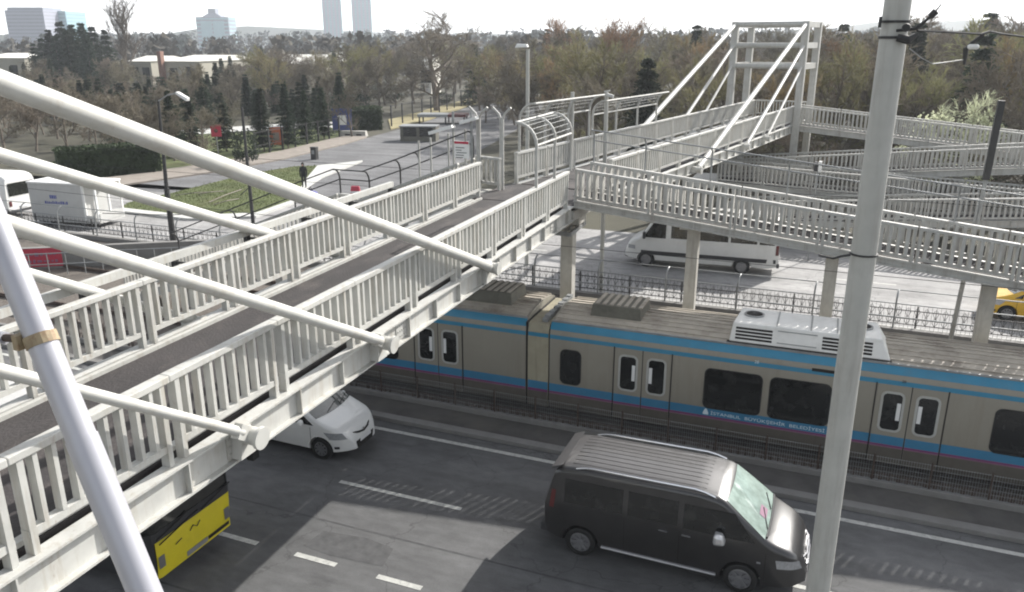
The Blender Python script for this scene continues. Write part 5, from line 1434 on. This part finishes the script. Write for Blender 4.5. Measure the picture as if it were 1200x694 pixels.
# mid belt behind the approach road and park
for Y, step in ((106, 4.4), (118, 5), (132, 5.5), (150, 6.5), (172, 7), (200, 8)):
    x = inpx(-20, Y)
    while x < inpx(640, Y):
        k = rng.choice(['brown', 'brown_b', 'dense', 'dense', 'olive', 'brown', 'pine_b'])
        if 600 + 940 * ((x * CY + Y * SY) / max(1, (-x * SY + Y * CY))) < 300 and rng.random() < .6: k = 'pine_b'
        px = 600 + 940 * ((x * CY + Y * SY) / max(1, (-x * SY + Y * CY)))
        h = rng.uniform(8, 11.5) if px > 400 else rng.uniform(7.5, 10) if px > 300 else rng.uniform(5.5, 8)
        if 160 < px < 240 and Y < 210: h = rng.uniform(3.5, 5)
        if not (455 < px < 570 and Y < 125) and not (Y < 110 and px < 215):
            if k == 'pine_b': tree(k, x, Y + rng.uniform(-3, 3), h * .9, 'dark conifer in the far belt beyond the park', group='conifers of the far belt', name='conifer')
            else: tree(k, x, Y + rng.uniform(-3, 3), h, 'bare tree in the far belt beyond the approach road', group='bare trees of the far belt', wide=1.15)
        x += step * rng.uniform(.8, 1.3)
# far woods as one mass
def farwood(name, m_, N, Y0, Y1, x0f, x1f, h, nq, seed):
    r2 = random.Random(seed); m = MB()
    for _ in range(N):
        Y = r2.uniform(Y0, Y1); a = r2.uniform(x0f, x1f); d = ray(a, 60); x = d.x / d.y * Y; hh = h * r2.uniform(.7, 1.25); base = V(x, Y, 0); z0 = max(0, (Y - 350) * .020)
        for _ in range(nq):
            dd = V(r2.gauss(0, .55), r2.gauss(0, .55), 0) * hh * .45; z = z0 + hh * (r2.random() ** .8); f = (1 - .6 * (z - z0) / hh)
            p = base + dd * f + V(0, 0, z); s = hh * .07
            u = V(r2.uniform(-1, 1), r2.uniform(-1, 1), r2.uniform(-1, 1)).normalized() * s; w = u.cross(V(r2.uniform(-1, 1), r2.uniform(-1, 1), r2.uniform(-1, 1))).normalized() * s
            m.quad(p - u - w, p + u - w, p + u + w, p - u + w)
    return struct(name, m, m_, 'stuff')
o = farwood('far_wood', M['farwood'], 620, 200, 520, -60, 1280, 10, 42, 3)
o = farwood('far_pines', M['farpine'], 520, 320, 900, -60, 1280, 12, 40, 4)
# undergrowth: low bare shrubs that close the gaps under the crowns
for Y, step, pa, pb in ((58, 2.6, 790, 1235), (64, 2.8, 700, 1235), (71, 3.2, 660, 1235), (84, 3.8, 610, 1235), (98, 4.2, 570, 1235)):
    x = inpx(pa, Y)
    while x < inpx(pb, Y):
        tree(rng.choice(['brown_b', 'dense', 'olive', 'dense']), x, Y + rng.uniform(-2, 2), rng.uniform(3.2, 5.2), 'low bare thicket shrub in the undergrowth of the wood behind the ramps', 'shrub', 'thicket shrubs under the wood', 'bare_shrub', wide=1.5); x += step * rng.uniform(.8, 1.3)
for Y, step, pa, pb in ((88, 4.2, -10, 250), (100, 4.6, -10, 430), (112, 5, 150, 455), (126, 5.2, 230, 640), (142, 6, 330, 620)):
    x = inpx(pa, Y)
    while x < inpx(pb, Y):
        tree(rng.choice(['brown_b', 'dense', 'brown', 'shrub' if Y > 95 else 'dense']), x, Y + rng.uniform(-3, 3), rng.uniform(3.2, 5.5), 'low bare thicket shrub between the trees of the park', 'shrub', 'thicket shrubs of the park', 'bare_shrub', wide=1.6); x += step * rng.uniform(.8, 1.3)
# hedges
def hedge(label, pts, h, w, name='hedge'):
    o = thing(name, label, 'hedge', (pts[0].x, pts[0].y, 0)); m = MB(); K = MB()
    for a, b in zip(pts, pts[1:]):
        m.bar(a + V(0, 0, h * .45), b + V(0, 0, h * .45), w * .85, h * .9); L = (b - a).length; d = (b - a).normalized(); n = V(-d.y, d.x, 0)
        for _ in range(int(L * (h * 2 + w) * 75)):
            t = rng.random() * L; u = rng.random() * (2 * h + w)
            if u < h: p = a + d * t - n * (w / 2) + V(0, 0, u)
            elif u < h + w: p = a + d * t + n * (u - h - w / 2) + V(0, 0, h)
            else: p = a + d * t + n * (w / 2) + V(0, 0, u - h - w)
            p = p + rvec(.12); s = rng.uniform(.06, .13); q = rvec().normalized() * s; r_ = q.cross(rvec()).normalized() * s * .6
            K.quad(p - q - r_, p + q - r_, p + q + r_, p - q + r_)
    part('hedge_core', m, M['hedge'], o, local=False); part('hedge_leaves', K, M['hedge'], o, local=False)
    return o
hedge('long clipped dark green hedge behind the box truck and coach', [gz(70, 211), gz(188, 201)], 2.3, 1.6)
hedge('dark rounded clipped hedge block at the bend of the approach road', [gz(410, 153), gz(444, 151)], 2.6, 2.6)
hs = gz(280, 196)
tree('shrub', hs.x, hs.y + 1, 5.0, 'round dark shrub beside the slim bare pole', 'shrub', name='shrub', wide=.7)
# grass tufts on the island
gm = MB()
def inpoly(p, P):
    c = False; n = len(P)
    for i in range(n):
        a, b = P[i], P[i - 1]
        if (a.y > p[1]) != (b.y > p[1]) and p[0] < (b.x - a.x) * (p[1] - a.y) / (b.y - a.y) + a.x: c = not c
    return c
bx_ = [p.x for p in lp]; by_ = [p.y for p in lp]
for _ in range(16000):
    x, y = rng.uniform(min(bx_), max(bx_)), rng.uniform(min(by_), max(by_))
    if inpoly((x, y), lp):
        a = rng.uniform(0, 6.28); s = rng.uniform(.015, .04); h = rng.uniform(.03, .09) if rng.random() < .97 else rng.uniform(.12, .3)
        gm.quad((x - s * math.cos(a), y - s * math.sin(a), .13), (x + s * math.cos(a), y + s * math.sin(a), .13), (x + rng.uniform(-.06, .06), y + rng.uniform(-.06, .06), .14 + h))
struct('grass', gm, M['lawn'], 'stuff')
# fallen branches / pale stalks on the lawn
gm = MB()
for a, b in (((245, 237), (283, 222)), ((250, 240), (280, 233)), ((205, 229), (250, 225)), ((232, 228), (262, 224))): gm.tube([gz(*a, .2), gz((a[0] + b[0]) / 2, (a[1] + b[1]) / 2 - 1, .35), gz(*b, .25)], .03, 5)
tag(gm.build('fallen_branches', M['pave']), 'pale fallen branches lying on the grass island', 'branches')

# ================================================================ BUILDINGS
def pxat(px, py, D):   # point at horizontal depth D along the view axis
    d = ray(px, py); fh = -d.x * SY + d.y * CY; return V(0, 0, H) + d * (D / fh)
def tower(name, label, px0, px1, ytop, D, mat_, floors, depth, band='band', vert=0, tilt=0):
    a = pxat(px0, ytop, D); b = pxat(px1, ytop, D); w = (b - a).length; z1 = a.z
    o = thing(name, label, 'building', ((a.x + b.x) / 2, (a.y + b.y) / 2, 0), math.atan2(b.y - a.y, b.x - a.x) + tilt)
    m = MB(); m.box(-w / 2, w / 2, 0, depth, 0, z1); part('wall', m, M[mat_], o)
    fh = z1 / floors
    for k in range(floors):
        m = MB(); z = k * fh + fh * .35
        m.box(-w / 2 + .6, w / 2 - .6, -.12, .1, z, z + fh * .42); m.box(w / 2 - .1, w / 2 + .12, 1, depth - 1, z, z + fh * .42)
        part('window_band', m, M[band], o)
    for k in range(vert):
        m = MB(); x = -w / 2 + w * (k + .5) / vert; m.box(x - w * .05, x + w * .05, -.5, -.13, 0, z1 + .5); part('mullion', m, M['facade'], o)
    return o, w, z1
o, w, z1 = tower('office_block', 'pale lilac glass office block on the far left skyline', 5, 50, 12, 620, 'facade', 13, 30)
m = MB(); m.box(-w / 2 + 1, w / 2 - 1, 2, 28, z1 + .01, z1 + 2.0); part('roof_plant', m, M['band'], o)
o2, w, z1 = tower('office_block', 'blue green glass wing adjoining the lilac office block', 50.3, 76, 13, 640, 'glassblue', 13, 30, 'glasspale')
o, w, z1 = tower('hotel_block', 'gabled glass hotel block on the left skyline framed in grey', 229, 267, 20, 900, 'band', 9, 25, 'glasspale')
m = MB(); m.box(-w * .36, -w * .02, -.5, -.13, 6, z1 - 4); m.box(w * .02, w * .36, -.5, -.13, 6, z1 - 4); part('glass_front', m, M['glasspale'], o)
m = MB(); m.hexa([(-w * .3, 0, z1 + .01), (w * .3, 0, z1 + .01), (w * .3, 20, z1 + .01), (-w * .3, 20, z1 + .01), (-w * .14, 2, z1 + 3.5), (w * .14, 2, z1 + 3.5), (w * .14, 18, z1 + 3.5), (-w * .14, 18, z1 + 3.5)]); m.box(-w * .13, w * .10, 3, 15, z1 + 3.51, z1 + 8.5); part('roof', m, M['band'], o)
for a, b, ad in ((374, 396, 'left of the two'), (409, 432, 'right of the two')):
    o, w, z1 = tower('glass_tower', 'pale blue glass skyscraper cut by the top of the picture, ' + ad, a, b, -45, 1150, 'glasspale', 34, 26, 'glassblue', 5, .15)
def shed(name, label, px0, px1, yb, yt, D, depth, roofm='shedroof', chim=False, wallm='shed', pitch=1.2, over=.3):
    a = pxat(px0, yb, D); b = pxat(px1, yb, D); t = pxat(px0, yt, D); w = (b - a).length; z1 = max(2.2, t.z)
    o = thing(name, label, 'building', ((a.x + b.x) / 2, (a.y + b.y) / 2, 0), math.atan2(b.y - a.y, b.x - a.x) - .25)
    m = MB(); m.box(-w / 2, w / 2, 0, depth, 0, z1); part('wall', m, M[wallm], o)
    m = MB(); m.hexa([(-w / 2 - over, -over, z1 + .01), (w / 2 + over, -over, z1 + .01), (w / 2 + over, depth + over, z1 + .01), (-w / 2 - over, depth + over, z1 + .01), (-w / 2 - over, depth * .45, z1 + pitch), (w / 2 + over, depth * .45, z1 + pitch), (w / 2 + over, depth * .55, z1 + pitch), (-w / 2 - over, depth * .55, z1 + pitch)])
    rf = part('roof', m, M[roofm], o)
    n = max(2, int(w / 6))
    for k in range(n):
        x = -w / 2 + w * (k + .5) / n; m = MB(); m.box(x - 1.0, x + 1.0, -.1, .1, z1 * .35, z1 * .75); part('window', m, M['gap'], o)
    return o, w, z1
o, w, z1 = shed('warehouse', 'low warehouse with bright pitched roof and dark doorway behind the bare poplar', 190, 238, 84, 72, 190, 26)
m = MB(); m.box(w * .1, w * .25, -.14, .1, 0, z1 * .8); part('door', m, M['gap'], o)
m = MB(); m.box(-w * .55, -w * .45, -1.5, -.3, 0, z1 + 2.2); part('chimney', m, M['brick'], o)
shed('shed', 'long low shed with bright roof just left of the warehouse chimney', 150, 180, 84, 72, 205, 16)
shed('shed', 'long shed with bright sunlit roof behind the park trees, left of the glass towers', 312, 366, 84, 75, 200, 24, pitch=2.0)
shed('shed', 'smaller bright roofed shed right behind the long shed below the glass towers', 376, 394, 80, 69, 215, 16, pitch=1.6)
shed('shed', 'bright roofed long shed at the left edge of the picture', -30, 36, 80, 68, 200, 20, pitch=1.0)
shed('house', 'small pale house glimpsed through the trees below the broad bare tree', 497, 505, 88, 72, 168, 6, pitch=1.2, wallm='shedroof')
shed('house', 'small house with pale gable behind the pale street lamp', 598, 610, 92, 74, 150, 7, pitch=1.4)
# guard booth and canopy on the approach road
q = gz(490, 166)
o = thing('guard_booth', 'small grey booth with dark windows beside the approach road', 'booth', (q.x, q.y, 0), .3)
m = MB(); m.box(-1.9, 1.9, 0, 2, 0, .5); m.box(-1.9, -1.6, 0, 2, .5, 1.5); m.box(1.6, 1.9, 0, 2, .5, 1.5); m.box(-.15, .15, 0, 2, .5, 1.5); part('wall', m, M['roofbox'], o)
m = MB(); m.box(-1.59, -.16, .03, 1.97, .51, 1.49); m.box(.16, 1.59, .03, 1.97, .51, 1.49); part('window', m, M['glass'], o)
m = MB(); m.box(-2.0, 2.0, -.1, 2.1, 1.51, 1.62); part('roof', m, M['steel'], o)
q = gz(522, 146)
o = thing('red_canopy', 'flat grey and red roofed shelter beside the approach road near the dry verge', 'shelter', (q.x, q.y, 0), .3)
m = MB(); m.box(-3.6, .3, 0, 3, .9, 1.25); part('roof', m, M['steel'], o)
m = MB(); m.box(.31, 2.6, 0, 3, .9, 1.25); part('roof_end', m, M['redtail'], o)
m = MB()
for x in (-3.4, 0, 2.4):
    for y in (.2, 2.8): m.box(x - .08, x + .08, y - .08, y + .08, 0, .9)
part('post', m, M['steel_dark'], o)
# fence along the dry verge and along the park
def postfence(label, a, b, n, h, mm='steel_dark', rails=(.4, .95)):
    o = thing('park_fence', label, 'fence', (a.x, a.y, 0)); m = MB()
    for k in range(n + 1):
        p = a.lerp(b, k / n); m.box(p.x - .07, p.x + .07, p.y - .07, p.y + .07, 0, h)
    part('posts', m, M[mm], o, local=False); m = MB()
    for r_ in rails: m.bar(a + V(0, 0, h * r_), b + V(0, 0, h * r_), .04, .06)
    part('rail', m, M[mm], o, local=False)
postfence('dark post fence along the dry yellow verge of the approach road', gz(459, 149), gz(548, 123), 9, 2.6)
postfence('dark post fence along the park pavement', gz(300, 183), gz(398, 161), 7, 2.2)
# signs and small things in the park
def signboard(name, label, q, w, h, z0, m_, face=None, cat='sign', thick=.08):
    o = thing(name, label, cat, (q.x, q.y, 0), math.atan2(-q.x, q.y))
    m = MB(); m.box(-w / 2, w / 2, -thick / 2, thick / 2, z0, z0 + h); part('panel', m, M[m_], o)
    m = MB()
    for x in (-w * .4, w * .4): m.box(x - .04, x + .04, .045, .12, 0, z0 + h * .8)
    part('post', m, M['steel'], o)
    if face: m = MB(); m.box(-w * .22, w * .22, -thick / 2 - .012, -thick / 2 - .002, z0 + h * .25, z0 + h * .7); part('face', m, M[face], o)
    return o
signboard('blue_sign', 'dark blue board with white square by the park entrance', gz(402, 158), 2.2, 2.4, .5, 'bluesign', 'white')
signboard('orange_sign', 'orange park board with pale centre between young conifers', gz(325, 176), 1.3, 1.7, .5, 'orange', 'pave')
q = gz(257, 190)
o = thing('red_sign', 'square red sign with dark centre on a slender post before the grey bare tree', 'sign', (q.x, q.y, 0), math.atan2(-q.x, q.y))
m = MB(); m.box(-.42, .42, -.04, .04, 2.2, 3.2); part('panel', m, M['red'], o, bevel=.03)
m = MB(); m._lathe(V(0, -.045, 2.7), V(0, 1, 0), [(-.01, .17), (0, .17)], 14); part('symbol', m, M['redtail'], o)
m = MB(); m.box(-.05, .05, .05, .14, 0, 2.6); part('post', m, M['steel'], o)
q = gz(369, 187)
o = thing('bollard', 'dark square bollard on the pavement edge above the walking person', 'bollard', (q.x, q.y, 0))
m = MB(); m.box(-.28, .28, -.22, .22, 0, 1.0); m.box(-.3, .3, -.24, .24, 1.0, 1.12); part('shaft', m, M['steel_dark'], o, bevel=.03)
m = MB(); m.box(-.15, .15, -.235, -.225, .5, .85); part('face', m, M['steel'], o)
q = gz(417, 231)
o = thing('traffic_barrier', 'red and white plastic traffic barrier behind the near bridge rail', 'barrier', (q.x, q.y, 0), .3)
m = MB(); m.hexa([(-.36, -.22, 0), (.36, -.22, 0), (.36, .22, 0), (-.36, .22, 0), (-.28, -.08, .75), (.28, -.08, .75), (.28, .08, .75), (-.28, .08, .75)]); part('body', m, M['pink'] if False else M['red'], o, bevel=.04)
m = MB(); m.box(-.3, .3, -.20, -.16, .3, .42); part('stripe', m, M['white'], o)
q = gz(365, 234)
o = thing('bundle', 'purple blue bundle on the kerb beside the lawn tip', 'bundle', (q.x, q.y, 0))
m = MB(); m._lathe(V(0, 0, 0), V(0, 0, 1), [(0, .45), (.2, .55), (.5, .42), (.62, .15)], 12); part('cloth', m, M['purple'], o, smooth=True)
m = MB(); m.tube([V(-.2, 0, .55), V(0, 0, .85), V(.2, 0, .55)], .04, 6); part('handle', m, M['plastic'], o)
for k, px in enumerate((388, 400, 420)):
    pass
# ================================================================ PERSON on the lawn edge
def skin_body(name, joints, edges, radii, m_, root_i=0, sub_lv=2):
    me = bpy.data.meshes.new(name); me.from_pydata([tuple(j) for j in joints], edges, []); ob = bpy.data.objects.new(name, me); C.objects.link(ob)
    ob.modifiers.new('skin', 'SKIN'); ly = me.skin_vertices[0]
    for i, r in enumerate(radii): ly.data[i].radius = (r, r) if not isinstance(r, tuple) else r
    ly.data[root_i].use_root = True
    s = ob.modifiers.new('sub', 'SUBSURF'); s.levels = sub_lv; s.render_levels = sub_lv
    bpy.context.view_layer.update()
    nm = bpy.data.meshes.new_from_object(ob.evaluated_get(bpy.context.evaluated_depsgraph_get()))
    ob.modifiers.clear(); ob.data = nm; nm.materials.clear(); nm.materials.append(m_)
    nm.polygons.foreach_set('use_smooth', [True] * len(nm.polygons)); return ob
q = gz(357, 222.5)
pe = thing('person', 'person in dark coat and trousers standing at the kerb of the grass island', 'person', (q.x, q.y, .15), .4)
J = [(0, 0, .95), (0, .01, 1.15), (0, .01, 1.38), (0, .0, 1.50), (0, -.01, 1.60), (0, -.02, 1.72),
     (.10, 0, .90), (.11, -.02, .50), (.11, .02, .08), (.11, -.13, .04), (-.10, 0, .90), (-.11, .03, .50), (-.12, .06, .08), (-.12, -.09, .04),
     (.19, .01, 1.42), (.24, .03, 1.13), (.22, -.07, .88), (.215, -.09, .78), (-.19, .01, 1.42), (-.24, .03, 1.13), (-.22, -.07, .88), (-.215, -.09, .78)]
E_ = [(0, 1), (1, 2), (2, 3), (3, 4), (4, 5), (0, 6), (6, 7), (7, 8), (8, 9), (0, 10), (10, 11), (11, 12), (12, 13), (2, 14), (14, 15), (15, 16), (16, 17), (2, 18), (18, 19), (19, 20), (20, 21)]
Rr = [.16, .15, .165, .065, .095, .085, .105, .075, .05, .045, .105, .075, .05, .045, .075, .058, .045, .04, .075, .058, .045, .04]
ob = skin_body('body', J, E_, Rr, M['cloth_dark']); ob.parent = pe
m = MB(); m._lathe(V(0, -.015, 1.60), V(0, 0, 1), [(0, .085), (.07, .105), (.13, .10), (.19, .06), (.205, .01)], 14); part('hair', m, M['hair'], pe, smooth=True)
m = MB(); m._lathe(V(0, -.115, 1.60), V(0, 0, 1), [(-.06, .02), (-.02, .05), (.04, .05), (.08, .02)], 10); part('face', m, M['skin'], pe, smooth=True)
# one object per separate post, rib, bracket ...
def split_loose(ob, name):
    me = ob.data; n = len(me.vertices); par = list(range(n))
    def find(i):
        while par[i] != i: par[i] = par[par[i]]; i = par[i]
        return i
    for e in me.edges:
        a, b = find(e.vertices[0]), find(e.vertices[1])
        if a != b: par[a] = b
    groups = {}
    for p_ in me.polygons: groups.setdefault(find(p_.vertices[0]), []).append(tuple(p_.vertices))
    if len(groups) < 2: return
    for g_ in groups.values():
        idx = {}; vs = []; fs = []
        for f in g_:
            for i in f:
                if i not in idx: idx[i] = len(vs); vs.append(tuple(me.vertices[i].co))
            fs.append(tuple(idx[i] for i in f))
        nm = bpy.data.meshes.new(name); nm.from_pydata(vs, [], fs); nm.materials.append(me.materials[0])
        if me.polygons[0].use_smooth: nm.polygons.foreach_set('use_smooth', [True] * len(nm.polygons)); nm.set_sharp_from_angle(angle=math.radians(38))
        c = bpy.data.objects.new(name, nm); C.objects.link(c); c.parent = ob.parent
    bpy.data.objects.remove(ob)
SPL = {'posts': 'post', 'tray_bracket': 'tray_bracket', 'edge_strip': 'edge_strip', 'cross_beam': 'cross_beam', 'mast_post': 'mast_post', 'mast_beam': 'mast_beam', 'side_step': 'side_step', 'column': 'column', 'rail': 'rail', 'rear_frame': 'rear_frame', 'lettering': None, 'wheel': None}
for ob in list(C.objects):
    b_ = ob.name.split('.')[0]
    if ob.type == 'MESH' and ob.parent and SPL.get(b_): split_loose(ob, SPL[b_])
for ob in list(C.objects):
    if ob.type == 'MESH' and ob.parent and ob.name.split('.')[0] == 'wheel' and ob.parent.name == 'light_rail_train': split_loose(ob, 'wheel')
# ================================================================ LIGHT, CAMERA
sc = bpy.context.scene
sun_dir = V(.59, 1.38, 1.0).normalized()   # towards the sun
el = math.asin(sun_dir.z); az = math.atan2(sun_dir.x, sun_dir.y)
sd = bpy.data.lights.new('sun', 'SUN'); sd.energy = SUN; sd.angle = math.radians(.53); sd.color = (1, .965, .91)
so = bpy.data.objects.new('sun', sd); C.objects.link(so); so.rotation_euler = (-sun_dir).to_track_quat('-Z', 'Y').to_euler(); so.location = (40, 60, 80)
w = bpy.data.worlds.new('World'); sc.world = w; w.use_nodes = True; nt = w.node_tree
sky = nt.nodes.new('ShaderNodeTexSky'); sky.sky_type = 'NISHITA'; sky.sun_disc = False; sky.sun_elevation = el; sky.sun_rotation = az
sky.air_density = 1.0; sky.dust_density = 2.2; sky.ozone_density = 1.0; sky.altitude = 60
hs_ = nt.nodes.new('ShaderNodeHueSaturation'); hs_.inputs['Saturation'].default_value = .30   # thin high cloud whitens the sky
nt.links.new(sky.outputs['Color'], hs_.inputs['Color'])
tc_ = nt.nodes.new('ShaderNodeTexCoord'); sp_ = nt.nodes.new('ShaderNodeSeparateXYZ'); nt.links.new(tc_.outputs['Generated'], sp_.inputs[0])
mr_ = nt.nodes.new('ShaderNodeMapRange'); mr_.interpolation_type = 'SMOOTHSTEP'; mr_.inputs['From Min'].default_value = .0; mr_.inputs['From Max'].default_value = .30; mr_.inputs['To Min'].default_value = .9; mr_.inputs['To Max'].default_value = 0
nt.links.new(sp_.outputs['Z'], mr_.inputs['Value'])
mx_ = nt.nodes.new('ShaderNodeMix'); mx_.data_type = 'RGBA'; mx_.inputs['B'].default_value = (8.2, 8.25, 8.3, 1)   # bright haze along the horizon
dt_ = nt.nodes.new('ShaderNodeVectorMath'); dt_.operation = 'DOT_PRODUCT'; dt_.inputs[1].default_value = (math.sin(az), math.cos(az), 0); nt.links.new(tc_.outputs['Generated'], dt_.inputs[0])
m2_ = nt.nodes.new('ShaderNodeMapRange'); m2_.interpolation_type = 'SMOOTHSTEP'; m2_.inputs['From Min'].default_value = -.55; m2_.inputs['From Max'].default_value = .12; nt.links.new(dt_.outputs['Value'], m2_.inputs['Value'])
ml_ = nt.nodes.new('ShaderNodeMath'); ml_.operation = 'MULTIPLY'; nt.links.new(mr_.outputs['Result'], ml_.inputs[0]); nt.links.new(m2_.outputs['Result'], ml_.inputs[1]); nt.links.new(ml_.outputs[0], mx_.inputs['Factor']); nt.links.new(hs_.outputs['Color'], mx_.inputs['A']); nt.links.new(mx_.outputs['Result'], nt.nodes['Background'].inputs['Color']); nt.nodes['Background'].inputs['Strength'].default_value = SKY
if HAZE:
    hz = MB(); hz.box(-900, 900, -200, 1600, -1.2, 62.0)
    hm = bpy.data.materials.new('haze_air'); hm.use_nodes = True; n_ = hm.node_tree.nodes; n_.remove(n_['Principled BSDF'])
    pv = n_.new('ShaderNodeVolumePrincipled'); pv.inputs['Color'].default_value = (.85, .9, .96, 1); pv.inputs['Density'].default_value = HAZE; pv.inputs['Anisotropy'].default_value = .3
    hm.node_tree.links.new(pv.outputs['Volume'], n_['Material Output'].inputs['Volume'])
    struct('haze', hz, hm, 'stuff')
cd = bpy.data.cameras.new('camera'); co_ = bpy.data.objects.new('camera', cd); C.objects.link(co_)
cd.sensor_width = 36; cd.lens = 36 * F / 1200; cd.clip_end = 12000; cd.clip_start = .05
co_.location = (0, 0, H); co_.rotation_euler = (PI / 2 - PIT, 0, YAW); sc.camera = co_
sc.view_settings.view_transform = 'Standard'; sc.view_settings.look = 'None'; sc.view_settings.gamma = 1; sc.view_settings.exposure = EXPO
sc.view_settings.use_curve_mapping = False
sc.cycles.filter_width = 2.0
sc.cycles.max_bounces = 8; sc.cycles.volume_bounces = 0; sc.cycles.volume_step_rate = 10
